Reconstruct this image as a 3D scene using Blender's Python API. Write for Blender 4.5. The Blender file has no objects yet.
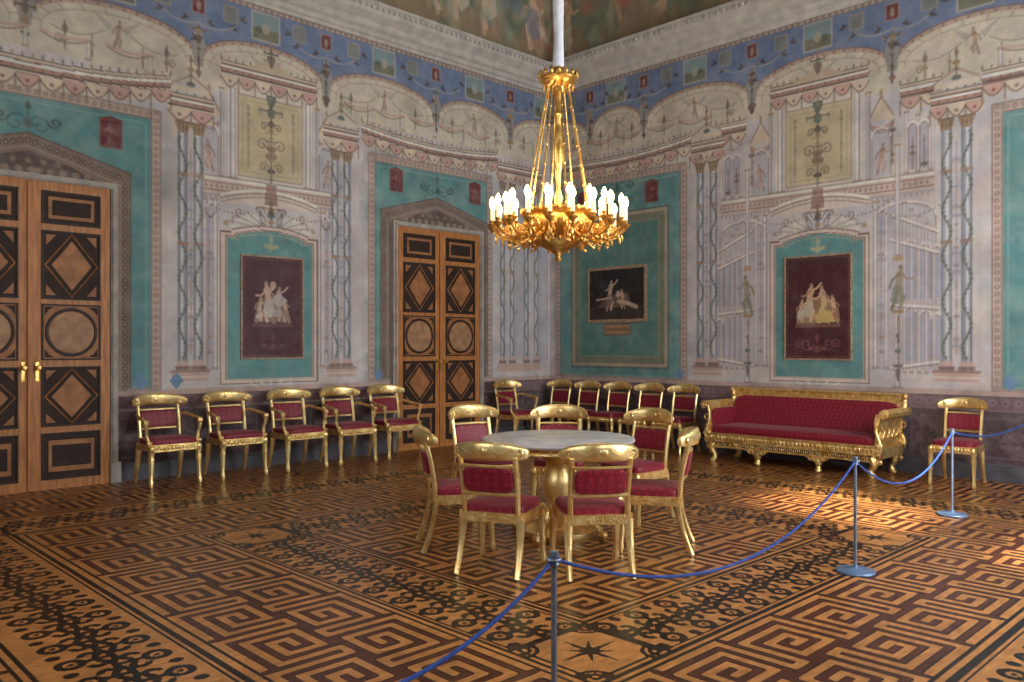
import bpy, bmesh, math, random
import numpy as np
from mathutils import Vector, Matrix
random.seed(7)
rng = np.random.RandomState(5)
S = bpy.context.scene
COL = S.collection
try:
    S.view_settings.view_transform = 'Standard'
except Exception:
    pass
LX, LY, ZC = 11.6, 11.0, 6.15
PI = math.pi

# ------------------------------------------------------------------ materials
def lin(c):
    return tuple(((min(x,255)/255.0)/12.92 if x/255.0 <= .04045 else ((min(x,255)/255.0+.055)/1.055)**2.4) for x in c)

def mat_base(name):
    m = bpy.data.materials.new(name); m.use_nodes = True
    nt = m.node_tree; b = nt.nodes['Principled BSDF']
    return m, nt, b

def noise_mat(name, col, col2=None, scale=8, rough=.5, metal=0, bump=0, bscale=60, vor=False, stretch=None):
    m, nt, b = mat_base(name)
    c1 = lin(col)+(1,); c2 = lin(col2 or tuple(x*.8 for x in col))+(1,)
    tc = nt.nodes.new('ShaderNodeTexCoord')
    mp = nt.nodes.new('ShaderNodeMapping'); mp.inputs['Scale'].default_value = stretch or (1,1,1)
    nt.links.new(tc.outputs['Object'], mp.inputs[0])
    n = nt.nodes.new('ShaderNodeTexNoise'); n.inputs['Scale'].default_value = scale; n.inputs['Detail'].default_value = 4
    nt.links.new(mp.outputs[0], n.inputs['Vector'])
    r = nt.nodes.new('ShaderNodeValToRGB')
    r.color_ramp.elements[0].position = .35; r.color_ramp.elements[1].position = .65
    r.color_ramp.elements[0].color = c1; r.color_ramp.elements[1].color = c2
    nt.links.new(n.outputs['Fac'], r.inputs[0]); nt.links.new(r.outputs[0], b.inputs['Base Color'])
    b.inputs['Roughness'].default_value = rough; b.inputs['Metallic'].default_value = metal
    if bump:
        t = nt.nodes.new('ShaderNodeTexVoronoi' if vor else 'ShaderNodeTexNoise'); t.inputs['Scale'].default_value = bscale
        nt.links.new(tc.outputs['Object'], t.inputs['Vector'])
        bp = nt.nodes.new('ShaderNodeBump'); bp.inputs['Strength'].default_value = bump; bp.inputs['Distance'].default_value = .01
        nt.links.new(t.outputs[0], bp.inputs['Height']); nt.links.new(bp.outputs[0], b.inputs['Normal'])
    return m

GOLD = noise_mat('gilt', (255,226,158), (220,174,98), 14, .36, .8, .45, 52, True)
GOLDS = noise_mat('gilt_smooth', (255,230,166), (234,194,120), 10, .34, .8, .18, 60)
BRONZE = noise_mat('gilt_bronze', (246,206,124), (204,154,78), 16, .3, .9, .3, 60)
STEEL = noise_mat('grey_metal', (136,150,170), (110,124,144), 20, .4, .5)
ROPE = noise_mat('blue_cord', (44,86,176), (32,64,144), 200, .6, 0, .6, 400)
CLOTH = noise_mat('white_cloth', (240,240,244), (214,214,222), 12, .8, 0, .4, 30)
MARB = noise_mat('marble_top', (214,210,210), (182,178,178), 6, .35)
WOOD = noise_mat('door_wood', (206,138,76), (170,106,54), 5, .5, stretch=(6,6,.6))
DARKW = noise_mat('door_dark_veneer', (56,32,20), (38,21,14), 9, .7)
MIDW = noise_mat('door_light_veneer', (180,120,70), (148,94,52), 9, .55)
PALEV = noise_mat('door_pale_veneer', (184,142,104), (156,114,80), 9, .55)
MOULD = noise_mat('moulding', (54,31,20), (38,22,15), 9, .55)
TRIM = noise_mat('plaster_trim', (214,208,198), (190,184,176), 6, .65)
STONE = noise_mat('grey_skirting', (100,98,104), (78,76,84), 5, .5)
PLAIN = noise_mat('plain_wall', (164,160,158), (144,140,140), 2, .8)
FRAMEP = noise_mat('painted_frame', (190,160,132), (140,112,90), 30, .6)

def red_mat():
    m, nt, b = mat_base('crimson_damask')
    tc = nt.nodes.new('ShaderNodeTexCoord')
    mp = nt.nodes.new('ShaderNodeMapping'); mp.inputs['Rotation'].default_value = (0,0,PI/4)
    nt.links.new(tc.outputs['Object'], mp.inputs[0])
    v = nt.nodes.new('ShaderNodeTexVoronoi'); v.inputs['Scale'].default_value = 20; v.inputs['Randomness'].default_value = .12
    nt.links.new(mp.outputs[0], v.inputs['Vector'])
    r = nt.nodes.new('ShaderNodeValToRGB'); e = r.color_ramp.elements
    e[0].position = .16; e[1].position = .24
    e[0].color = lin((104,6,30))+(1,); e[1].color = lin((152,28,58))+(1,)
    x = e.new(.36); x.color = lin((154,32,60))+(1,); y = e.new(.42); y.color = lin((124,6,34))+(1,)
    nt.links.new(v.outputs['Distance'], r.inputs[0])
    nt.links.new(r.outputs[0], b.inputs['Base Color']); b.inputs['Roughness'].default_value = .5
    b.inputs['Sheen Weight'].default_value = .08
    return m
RED = red_mat()

def emis(name, col, s):
    m, nt, b = mat_base(name)
    b.inputs['Base Color'].default_value = lin(col)+(1,)
    b.inputs['Emission Color'].default_value = lin(col)+(1,); b.inputs['Emission Strength'].default_value = s
    return m
BULB = emis('bulb_glow', (255,220,150), 18)
CAND = emis('candle_white', (255,226,176), .8)

def paint_mat(name, rough=.8, fade=.5, lo=.74):
    m, nt, b = mat_base(name); N = nt.nodes; L = nt.links
    a = N.new('ShaderNodeAttribute'); a.attribute_name = 'Col'
    tc = N.new('ShaderNodeTexCoord')
    n = N.new('ShaderNodeTexNoise'); n.inputs['Scale'].default_value = 2.1; n.inputs['Detail'].default_value = 9; n.inputs['Roughness'].default_value = .7
    L.new(tc.outputs['Object'], n.inputs['Vector'])
    mr = N.new('ShaderNodeMapRange'); mr.inputs[1].default_value = .3; mr.inputs[2].default_value = .7
    mr.inputs[3].default_value = lo; mr.inputs[4].default_value = 1.12
    L.new(n.outputs['Fac'], mr.inputs[0])
    n2 = N.new('ShaderNodeTexNoise'); n2.inputs['Scale'].default_value = 5; n2.inputs['Detail'].default_value = 7; n2.inputs['Roughness'].default_value = .75
    L.new(tc.outputs['Object'], n2.inputs['Vector'])
    m2 = N.new('ShaderNodeMapRange'); m2.inputs[1].default_value = .42; m2.inputs[2].default_value = .75; m2.inputs[4].default_value = fade
    L.new(n2.outputs['Fac'], m2.inputs[0])
    fx = N.new('ShaderNodeMixRGB'); L.new(m2.outputs[0],fx.inputs[0]); L.new(a.outputs['Color'],fx.inputs[1]); fx.inputs[2].default_value = lin((182,178,168))+(1,)
    mx = N.new('ShaderNodeMixRGB'); mx.blend_type = 'MULTIPLY'; mx.inputs[0].default_value = 1
    L.new(fx.outputs[0], mx.inputs[1]); L.new(mr.outputs[0], mx.inputs[2])
    L.new(mx.outputs[0], b.inputs['Base Color']); b.inputs['Roughness'].default_value = rough
    return m
FRESCO = paint_mat('fresco_paint', .75, .36, .72)
OILP = paint_mat('oil_paint', .6, .10)

# ------------------------------------------------------------------ object helpers
def link(o, parent=None):
    COL.objects.link(o)
    if parent is not None: o.parent = parent
    return o
def tag(o, label, cat, group=None, kind=None):
    o['label'] = label; o['category'] = cat
    if group: o['group'] = group
    if kind: o['kind'] = kind
    return o
def struct(o): o['kind'] = 'structure'; return o
def empty(name, loc=(0,0,0), rz=0):
    e = bpy.data.objects.new(name, None); e.empty_display_size = .1
    e.location = loc; e.rotation_euler = (0,0,rz); return link(e)

class MB:
    def __init__(s): s.v = []; s.f = []
    def add(s, vs, fs):
        o = len(s.v); s.v += [tuple(p) for p in vs]; s.f += [tuple(i+o for i in f) for f in fs]; return s
    def box(s, c, d, rot=None):
        x,y,z = d[0]/2,d[1]/2,d[2]/2
        P = [Vector((a*x,b*y,e*z)) for a in (-1,1) for b in (-1,1) for e in (-1,1)]
        if rot is not None: P = [rot @ p for p in P]
        P = [p+Vector(c) for p in P]
        return s.add(P, [(0,1,3,2),(4,6,7,5),(0,4,5,1),(2,3,7,6),(0,2,6,4),(1,5,7,3)])
    def sweep(s, pts, rad, n=8, up=(0,0,1), square=False):
        pts = [Vector(p) for p in pts]; N = len(pts); up = Vector(up)
        if not isinstance(rad, list): rad = [rad]*N
        vs = []
        for i,p in enumerate(pts):
            t = (pts[min(i+1,N-1)]-pts[max(i-1,0)]).normalized()
            a = up.cross(t)
            if a.length < 1e-3: a = Vector((1,0,0)).cross(t)
            a.normalize(); b = t.cross(a)
            r = rad[i]; ra, rb = (r if isinstance(r,(tuple,list)) else (r,r))
            for k in range(n):
                th = 2*PI*(k+.5)/n; cx, sx = math.cos(th), math.sin(th)
                if square:
                    q = max(abs(cx),abs(sx))**.75; cx/=q; sx/=q
                vs.append(p+a*ra*cx+b*rb*sx)
        fs = [(i*n+k, i*n+(k+1)%n, (i+1)*n+(k+1)%n, (i+1)*n+k) for i in range(N-1) for k in range(n)]
        fs += [tuple(range(n-1,-1,-1)), tuple((N-1)*n+k for k in range(n))]
        return s.add(vs, fs)
    def lathe(s, prof, n=20, c=(0,0,0), M=None):
        vs = []
        for r,z in prof:
            r = max(r,.0008)
            for k in range(n):
                p = Vector((r*math.cos(2*PI*k/n), r*math.sin(2*PI*k/n), z))
                if M is not None: p = M @ p
                vs.append(p+Vector(c))
        N = len(prof)
        fs = [(i*n+k, i*n+(k+1)%n, (i+1)*n+(k+1)%n, (i+1)*n+k) for i in range(N-1) for k in range(n)]
        fs += [tuple(range(n-1,-1,-1)), tuple((N-1)*n+k for k in range(n))]
        return s.add(vs, fs)
    def ball(s, c, r, n=8):
        if not isinstance(r,(tuple,list)): r = (r,r,r)
        pr = [(math.sin(PI*i/n), -math.cos(PI*i/n)) for i in range(n+1)]
        M = Matrix.Diagonal((r[0],r[1],r[2]))
        return s.lathe(pr, max(8,n), c, M)
    def torus(s, c, R, r, n=32, m=8, M=None, zs=1):
        vs = []
        for i in range(n):
            for k in range(m):
                a = 2*PI*i/n; b = 2*PI*k/m
                p = Vector(((R+r*math.cos(b))*math.cos(a), (R+r*math.cos(b))*math.sin(a), r*zs*math.sin(b)))
                if M is not None: p = M @ p
                vs.append(p+Vector(c))
        fs = [(i*m+k, ((i+1)%n)*m+k, ((i+1)%n)*m+(k+1)%m, i*m+(k+1)%m) for i in range(n) for k in range(m)]
        return s.add(vs, fs)
    def cushion(s, c, d, ex=.25, n=16, dome=.3, fn=None):
        vs = []; fs = []; m = 8
        for j in range(m+1):
            ph = -PI/2+PI*j/m
            for i in range(n*2):
                th = 2*PI*i/(n*2)
                sg = lambda v,e: math.copysign(abs(v)**e, v)
                x = sg(math.cos(th),ex)*sg(math.cos(ph),ex); y = sg(math.sin(th),ex)*sg(math.cos(ph),ex); z = sg(math.sin(ph),.5)
                z *= 1+dome*(1-x*x)*(1-y*y) if z > 0 else 1
                p = Vector((x*d[0]/2, y*d[1]/2, z*d[2]/2))
                if fn: p = fn(p)
                vs.append(p+Vector(c))
        w = n*2
        fs = [(j*w+i, j*w+(i+1)%w, (j+1)*w+(i+1)%w, (j+1)*w+i) for j in range(m) for i in range(w)]
        fs += [tuple(range(w-1,-1,-1)), tuple(m*w+k for k in range(w))]
        return s.add(vs, fs)
    def prism(s, poly, axis, a0, a1):
        def mk(p, a):
            if axis == 'y': return (p[0], a, p[1])
            if axis == 'x': return (a, p[0], p[1])
            return (p[0], p[1], a)
        n = len(poly)
        vs = [mk(p,a0) for p in poly]+[mk(p,a1) for p in poly]
        fs = [(i,(i+1)%n,n+(i+1)%n,n+i) for i in range(n)]+[tuple(range(n-1,-1,-1)), tuple(range(n,2*n))]
        return s.add(vs, fs)
    def mesh(s, name, mat, smooth=True, ang=40):
        me = bpy.data.meshes.new(name); me.from_pydata(s.v, [], s.f)
        bm = bmesh.new(); bm.from_mesh(me); bmesh.ops.recalc_face_normals(bm, faces=bm.faces); bm.to_mesh(me); bm.free()
        me.materials.append(mat)
        if smooth:
            me.shade_smooth(); me.set_sharp_from_angle(angle=math.radians(ang))
        return me
    def obj(s, name, mat, parent=None, smooth=True, ang=40):
        return link(bpy.data.objects.new(name, s.mesh(name, mat, smooth, ang)), parent)

def copy_thing(root, loc, rz=None):
    r = root.copy(); COL.objects.link(r); r.location = loc
    if rz is not None: r.rotation_euler = (0,0,rz)
    for k in list(root.children):
        c = k.copy(); COL.objects.link(c); c.parent = r
        for k2 in list(k.children):
            d = k2.copy(); COL.objects.link(d); d.parent = c
    return r

def grid_mesh(name, P, mat, cols=None, attr='Col'):
    nz, nu = P.shape[:2]
    me = bpy.data.meshes.new(name)
    me.vertices.add(nz*nu); me.vertices.foreach_set('co', P.reshape(-1).astype(np.float32))
    idx = np.arange(nz*nu).reshape(nz,nu)
    q = np.stack([idx[:-1,:-1], idx[:-1,1:], idx[1:,1:], idx[1:,:-1]], -1).reshape(-1,4)
    nf = len(q)
    me.loops.add(nf*4); me.loops.foreach_set('vertex_index', q.reshape(-1).astype(np.int32))
    me.polygons.add(nf); me.polygons.foreach_set('loop_start', (np.arange(nf)*4).astype(np.int32))
    try: me.polygons.foreach_set('loop_total', np.full(nf,4,np.int32))
    except Exception: pass
    me.update(calc_edges=True)
    if cols is not None:
        a = me.color_attributes.new(attr, 'FLOAT_COLOR', 'POINT')
        c4 = np.ones((nz*nu,4), np.float32); c4[:,:3] = cols.reshape(-1,3)
        a.data.foreach_set('color', c4.reshape(-1))
    me.materials.append(mat)
    return me

# ------------------------------------------------------------------ fresco canvas
class Canvas:
    def __init__(s, u0, u1, z0, z1, res, base):
        s.u0, s.z0, s.res = u0, z0, res
        s.nu = int(round((u1-u0)/res))+1; s.nz = int(round((z1-z0)/res))+1
        s.us = np.linspace(u0,u1,s.nu); s.zs = np.linspace(z0,z1,s.nz)
        s.C = np.zeros((s.nz,s.nu,3)); s.C[:] = base
    def win(s, a, b, c, d):
        i0 = max(0,int((a-s.u0)/s.res)-2); i1 = min(s.nu,int((b-s.u0)/s.res)+3)
        j0 = max(0,int((c-s.z0)/s.res)-2); j1 = min(s.nz,int((d-s.z0)/s.res)+3)
        if i1 <= i0 or j1 <= j0: return None
        return slice(j0,j1), slice(i0,i1), s.us[i0:i1][None,:], s.zs[j0:j1][:,None]
    def put(s, sj, si, m, col, a):
        m = (np.clip(m,0,1)*a)[...,None]
        s.C[sj,si] = s.C[sj,si]*(1-m)+np.array(col,float)*m
    def rect(s, a, b, c, d, col, al=1):
        if a > b: a,b = b,a
        w = s.win(a,b,c,d)
        if not w: return
        sj,si,U,Z = w; r = s.res
        m = np.clip(.5+(U-a)/r,0,1)*np.clip(.5+(b-U)/r,0,1)*np.clip(.5+(Z-c)/r,0,1)*np.clip(.5+(d-Z)/r,0,1)
        s.put(sj,si,m,col,al)
    def frame(s, a, b, c, d, w, col, al=1):
        s.rect(a,b,c,c+w,col,al); s.rect(a,b,d-w,d,col,al); s.rect(a,a+w,c+w,d-w,col,al); s.rect(b-w,b,c+w,d-w,col,al)
    def ell(s, u, z, ru, rz, col, al=1, ang=0, soft=False):
        R = max(ru,rz); w = s.win(u-R,u+R,z-R,z+R)
        if not w: return
        sj,si,U,Z = w; x = U-u; y = Z-z; ca,sa = math.cos(ang),math.sin(ang)
        d = np.sqrt(((x*ca+y*sa)/ru)**2+((-x*sa+y*ca)/rz)**2)
        s.put(sj,si,(1-d*d) if soft else .5+(1-d)*min(ru,rz)/s.res,col,al)
    def line(s, pts, wd, col, al=1):
        for (a,b),(c,d) in zip(pts[:-1],pts[1:]):
            w = s.win(min(a,c)-wd,max(a,c)+wd,min(b,d)-wd,max(b,d)+wd)
            if not w: continue
            sj,si,U,Z = w; L = (c-a)**2+(d-b)**2+1e-9
            t = np.clip(((U-a)*(c-a)+(Z-b)*(d-b))/L,0,1)
            dist = np.hypot(U-a-t*(c-a), Z-b-t*(d-b))
            k = min(1, wd/s.res*1.3)
            s.put(sj,si,(.5+(wd/2-dist)/s.res+ (.3 if wd<s.res else 0)),col,al*k)
    def poly(s, pts, col, al=1):
        xs = [p[0] for p in pts]; ys = [p[1] for p in pts]
        w = s.win(min(xs),max(xs),min(ys),max(ys))
        if not w: return
        sj,si,U,Z = w; m = np.zeros((Z.shape[0],U.shape[1]),bool)
        n = len(pts)
        for i in range(n):
            x1,y1 = pts[i]; x2,y2 = pts[(i+1)%n]
            if y1 == y2: continue
            c = ((y1 > Z) != (y2 > Z)) & (U < (x2-x1)*(Z-y1)/(y2-y1)+x1)
            m ^= c
        s.put(sj,si,m.astype(float),col,al)
    def curl(s, u, z, r, sx, sz, wd, col, al=1, turns=1.3):
        pts = []
        for k in range(15):
            a = k/14*turns*2*PI; rr = r*(1-k/16.)
            pts.append((u+sx*(r-rr*math.cos(a)), z+sz*rr*math.sin(a)))
        s.line(pts,wd,col,al)
    def arab(s, uc, z0, z1, w, col, seed=0, al=.8, wd=.018):
        R = random.Random(seed); s.line([(uc,z0),(uc,z1)],wd,col,al)
        z = z0+.05
        while z < z1-.05:
            k = w*(.35+.65*R.random()); r = k*.28
            for sx in (-1,1):
                s.curl(uc,z,r,sx,1,wd*.8,col,al); s.curl(uc+sx*r*1.6,z+r*.5,r*.6,sx,-1,wd*.7,col,al)
                s.ell(uc+sx*k*.75,z+r*.5,.018,.03,col,al)
            s.ell(uc,z,w*.12,.035,col,al); s.poly([(uc-w*.16,z+.05),(uc+w*.16,z+.05),(uc,z+.02)],col,al)
            z += r*1.6+.06
        s.ell(uc,z1,.03,.05,col,al)
    def cand(s, uc, z0, z1, w, cols, seed=0, al=.85):
        # slender painted candelabrum: stacked urns, bells, lozenges and drips
        R = random.Random(seed); s.line([(uc,z0),(uc,z1)],.012,cols[0],al)
        z = z0
        while z < z1-.04:
            h = min(R.uniform(.06,.16),z1-z); q = w*R.uniform(.35,1)/2; c1 = R.choice(cols); k = R.randint(0,4)
            if k == 0: s.poly([(uc-q*.3,z),(uc+q*.3,z),(uc+q,z+h*.8),(uc+q*.6,z+h),(uc-q*.6,z+h),(uc-q,z+h*.8)],c1,al)
            elif k == 1: s.poly([(uc,z),(uc+q*.7,z+h/2),(uc,z+h),(uc-q*.7,z+h/2)],c1,al)
            elif k == 2:
                s.ell(uc,z+h/2,q*.6,h*.4,c1,al)
                for sx in (-1,1): s.swag(uc,z+h,uc+sx*q*1.6,z+h*.8,.03,.012,cols[0],al*.8); s.ell(uc+sx*q*1.6,z+h*.6,.012,.03,c1,al)
            elif k == 3:
                s.rect(uc-q*.8,uc+q*.8,z+h*.45,z+h*.6,c1,al); s.ell(uc,z+h*.85,q*.4,h*.2,cols[-1],al)
            else:
                for sx in (-1,1): s.curl(uc,z+h*.3,q*.55,sx,1,.013,c1,al)
                s.ell(uc,z+h*.4,q*.35,h*.35,c1,al)
            z += h
    def beads(s, u0, z0, u1, z1, sag, n, r, col, al=1):
        for i in range(n+1):
            t = i/n; s.ell(u0+(u1-u0)*t, z0+(z1-z0)*t-sag*4*t*(1-t), r, r, col, al)
    def swag(s, u0, z0, u1, z1, sag, wd, col, al=1):
        s.line([(u0+(u1-u0)*t/10., z0+(z1-z0)*t/10.-sag*4*t/10.*(1-t/10.)) for t in range(11)],wd,col,al)
    def figure(s, u, z, h, skin, robe, sx=1, seed=0, al=1):
        R = random.Random(seed)
        dk = tuple(c*.6 for c in skin)
        hip = (u,z+h*.48); sh = (u+sx*h*.05,z+h*.80); hd = (u+sx*h*.07,z+h*.92)
        kn = (u+sx*h*.12,z+h*.27)
        s.line([hip,kn,(u+sx*h*.05,z+.02)],h*.085,skin,al); s.line([hip,(u-sx*h*.06,z+h*.25),(u-sx*h*.13,z)],h*.08,dk,al)
        s.line([hip,sh],h*.15,skin,al); s.ell(sh[0],sh[1]-.02,h*.10,h*.06,skin,al)
        s.ell(hd[0],hd[1],h*.048,h*.062,skin,al); s.ell(hd[0]-sx*h*.012,hd[1]+h*.02,h*.045,h*.045,tuple(c*.4 for c in skin),al*.8)
        e = R.uniform(-.1,.16)
        s.line([sh,(u+sx*h*.2,z+h*(.70+e)),(u+sx*h*.33,z+h*(.74+e*1.6))],h*.05,skin,al)
        s.line([sh,(u-sx*h*.12,z+h*.66),(u-sx*h*.18,z+h*(.52+e))],h*.05,dk,al)
        s.poly([(hip[0]-h*.11,hip[1]+.02*h),(hip[0]+h*.11,hip[1]+.05*h),(hip[0]+sx*h*.14,z+h*.25),(hip[0]-sx*h*.02,z+h*.1),(hip[0]-sx*h*.17,z+h*.2)],robe,al*.85)
    def mottle(s, a, b, z0, z1, cols, n, seed, al=.15, big=.3):
        R = random.Random(seed)
        for k in range(n):
            s.ell(R.uniform(a,b),R.uniform(z0,z1),R.uniform(.05,big),R.uniform(.05,big),R.choice(cols),al,R.uniform(0,3),True)

sc = lambda c: lin(c)
BROWN = sc((142,106,94)); DBR = sc((96,74,68)); PINK = sc((214,180,168)); LIL = sc((212,206,206)); LIL2 = sc((166,164,182))
CREAM = sc((224,214,192)); TURQ = sc((100,156,156)); TURQD = sc((72,118,124)); BLUE = sc((118,138,176)); BLUED = sc((98,116,154))
YEL = sc((214,196,158)); GREEN = sc((112,132,118)); GRY = sc((124,120,136)); WHITE = sc((240,236,228)); REDP = sc((112,48,56))
GGR = sc((92,110,100)); OCH = sc((176,148,102)); CCOL = [sc((112,92,84)),sc((150,118,98)),sc((110,122,114)),sc((172,144,106))]
PORTAL = sc((160,168,192))

def column(c, u, z0, z1, w, dark=0):
    sh = sc((184,184,192)) if not dark else sc((164,168,182))
    c.rect(u-w/2,u+w/2,z0,z1,sh,1); c.rect(u-w/2,u-w*.3,z0,z1,sc((136,136,152)),.85); c.rect(u-w*.05,u+w*.22,z0,z1,sc((234,230,228)),.85); c.rect(u+w*.4,u+w*.52,z0,z1,sc((112,108,126)),.9)
    n = int((z1-z0-.3)/.03); pts = []
    for k in range(n):
        z = z0+.12+k*.03; x = u+math.sin(z*11)*w*.40
        pts.append((x,z)); 
        if k%2: c.ell(x+.014,z+.008,.015,.018,GGR,.7); c.ell(x-.016,z,.009,.011,OCH,.8)
    c.line(pts,.013,sc((92,104,98)),.65)
    c.poly([(u-w*.5,z1-.16),(u+w*.5,z1-.16),(u+w*.85,z1-.02),(u-w*.85,z1-.02)],sc((176,146,112)),.95)
    for k in range(3): c.ell(u+(k-1)*w*.4,z1-.08,.013,.05,DBR,.7)
    for zz in (z0+(z1-z0)*.5,z0+(z1-z0)*.78): c.rect(u-w*.6,u+w*.6,zz,zz+.045,sc((168,132,110)),.85)
    c.rect(u-w*.8,u+w*.8,z1-.03,z1+.03,BROWN,.9)
    c.rect(u-w*.8,u+w*.8,z0,z0+.05,BROWN,.9); c.rect(u-w*.65,u+w*.65,z0+.05,z0+.11,PINK,.9)

def slim(c, u, z0, z1, w=.045, al=.85):
    c.rect(u-w/2,u+w/2,z0,z1,sc((236,230,224)),al); c.rect(u+w*.2,u+w/2,z0,z1,sc((150,144,160)),al); c.rect(u-w/2-.008,u-w/2+.004,z0,z1,sc((160,132,126)),al*.8)
    c.rect(u-w,u+w,z1-.03,z1,sc((176,146,118)),al); c.rect(u-w,u+w,z0,z0+.03,sc((180,150,134)),al)

def arch(c, a, b, z0, z1, col, al=.5):
    m = (a+b)/2; h = (b-a)/2; r = min(h,.2)
    P = [(a,z0),(a,z1-r)]+[(m-h*math.cos(PI*i/8),z1-r+r*math.sin(PI*i/8)) for i in range(9)]+[(b,z1-r),(b,z0)]
    c.poly(P,col,al); c.line(P,.016,sc((170,138,130)),.85); c.line([(p[0],p[1]+.03) for p in P[1:-1]],.012,WHITE,.7)

def orn_strip(c, a, b, z0, z1, vertical=True, base=None, col=None):
    base = base or sc((206,182,170)); col = col or sc((138,104,96))
    c.rect(a,b,z0,z1,base,1); c.frame(min(a,b),max(a,b),z0,z1,.014,col,.9)
    if vertical:
        m = (a+b)/2; n = int((z1-z0)/.085)
        for k in range(n):
            z = z0+(k+.5)*(z1-z0)/n; c.ell(m,z,.03,.028,col,.75); c.ell(m,z,.012,.012,base,1)
    else:
        m = (z0+z1)/2; n = int(abs(b-a)/.085)
        for k in range(n):
            u = a+(k+.5)*(b-a)/n; c.ell(u,m,.028,.03,col,.75); c.ell(u,m,.012,.012,base,1)

def entab(c, a, b, z, seed=0, bow=0.0):
    n = max(2,int(round((b-a)/.24))); mm = (a+b)/2; hh = (b-a)/2
    B = lambda u: -bow*(1-((u-mm)/hh)**2)
    def band(z0,z1,col,al):
        k = 14 if bow else 1
        c.poly([(a+(b-a)*i/k, z+z0+B(a+(b-a)*i/k)) for i in range(k+1)]+[(a+(b-a)*i/k, z+z1+B(a+(b-a)*i/k)) for i in range(k,-1,-1)],col,al)
    band(0,.32,sc((222,208,192)),.95); band(.14,.155,BROWN,.8); band(.165,.195,sc((112,80,76)),.9); band(.195,.235,sc((190,144,128)),.95); band(.235,.27,WHITE,1); band(.27,.285,BROWN,.9); band(.285,.315,sc((216,198,176)),1); band(.315,.328,DBR,.85)
    for i in range(n):
        u0 = a+(b-a)*i/n; u1 = a+(b-a)*(i+1)/n; m = (u0+u1)/2; zb = z+B(m)
        pts = [(u0+(u1-u0)*k/6, zb+.11-.11*math.sin(PI*k/6)) for k in range(7)]
        c.poly([(u0,zb+.145)]+pts+[(u1,zb+.145)],sc((230,210,188)) if i%2 else sc((214,174,160)),1)
        c.line(pts,.018,BROWN,.9); c.ell(m,zb+.07,.022,.022,sc((150,90,84)),.85)
        c.line([(u0,zb+.12),(u0,zb-.03)],.012,DBR,.7); c.ell(u0,zb-.05,.014,.028,OCH,.9)
    n2 = int((b-a)/.10)
    for i in range(n2+1):
        u = a+(b-a)*i/n2; c.ell(u,z+.355+B(u),.013,.028,sc((178,140,110)) if i%2 else sc((120,94,84)),.9); c.ell(u,z+.215+B(u),.013,.013,DBR,.7)

def niche(c, uc, hw=.63):
    z0,z1,rise = 1.17,3.05,.09
    def arc(h,zz,r):
        k = h*.8
        return [(uc-h,zz-.03),(uc-k,zz-.03)]+[(uc-k+2*k*i/10, zz+r*(1-((i-5)/5.)**2)) for i in range(11)]+[(uc+k,zz-.03),(uc+h,zz-.03)]
    for h,col,e in ((hw+.085,BROWN,.075),(hw+.07,sc((226,208,196)),.06),(hw+.025,BROWN,.02),(hw+.01,sc((206,176,164)),.01),(hw-.01,TURQ,0)):
        c.poly([(uc-h,z0-e),(uc+h,z0-e)]+arc(h,z1+e,rise)[::-1],col,1)
    c.mottle(uc-hw+.05,uc+hw-.05,z0,z1,[TURQD,sc((132,176,172))],60,int(uc*10),.2,.16)
    c.line(arc(hw-.06,z1-.02,rise-.02),.014,sc((190,180,150)),.7)
    c.arab(uc,2.88,3.04,.24,sc((190,184,142)),3,.6,.012)

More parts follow.
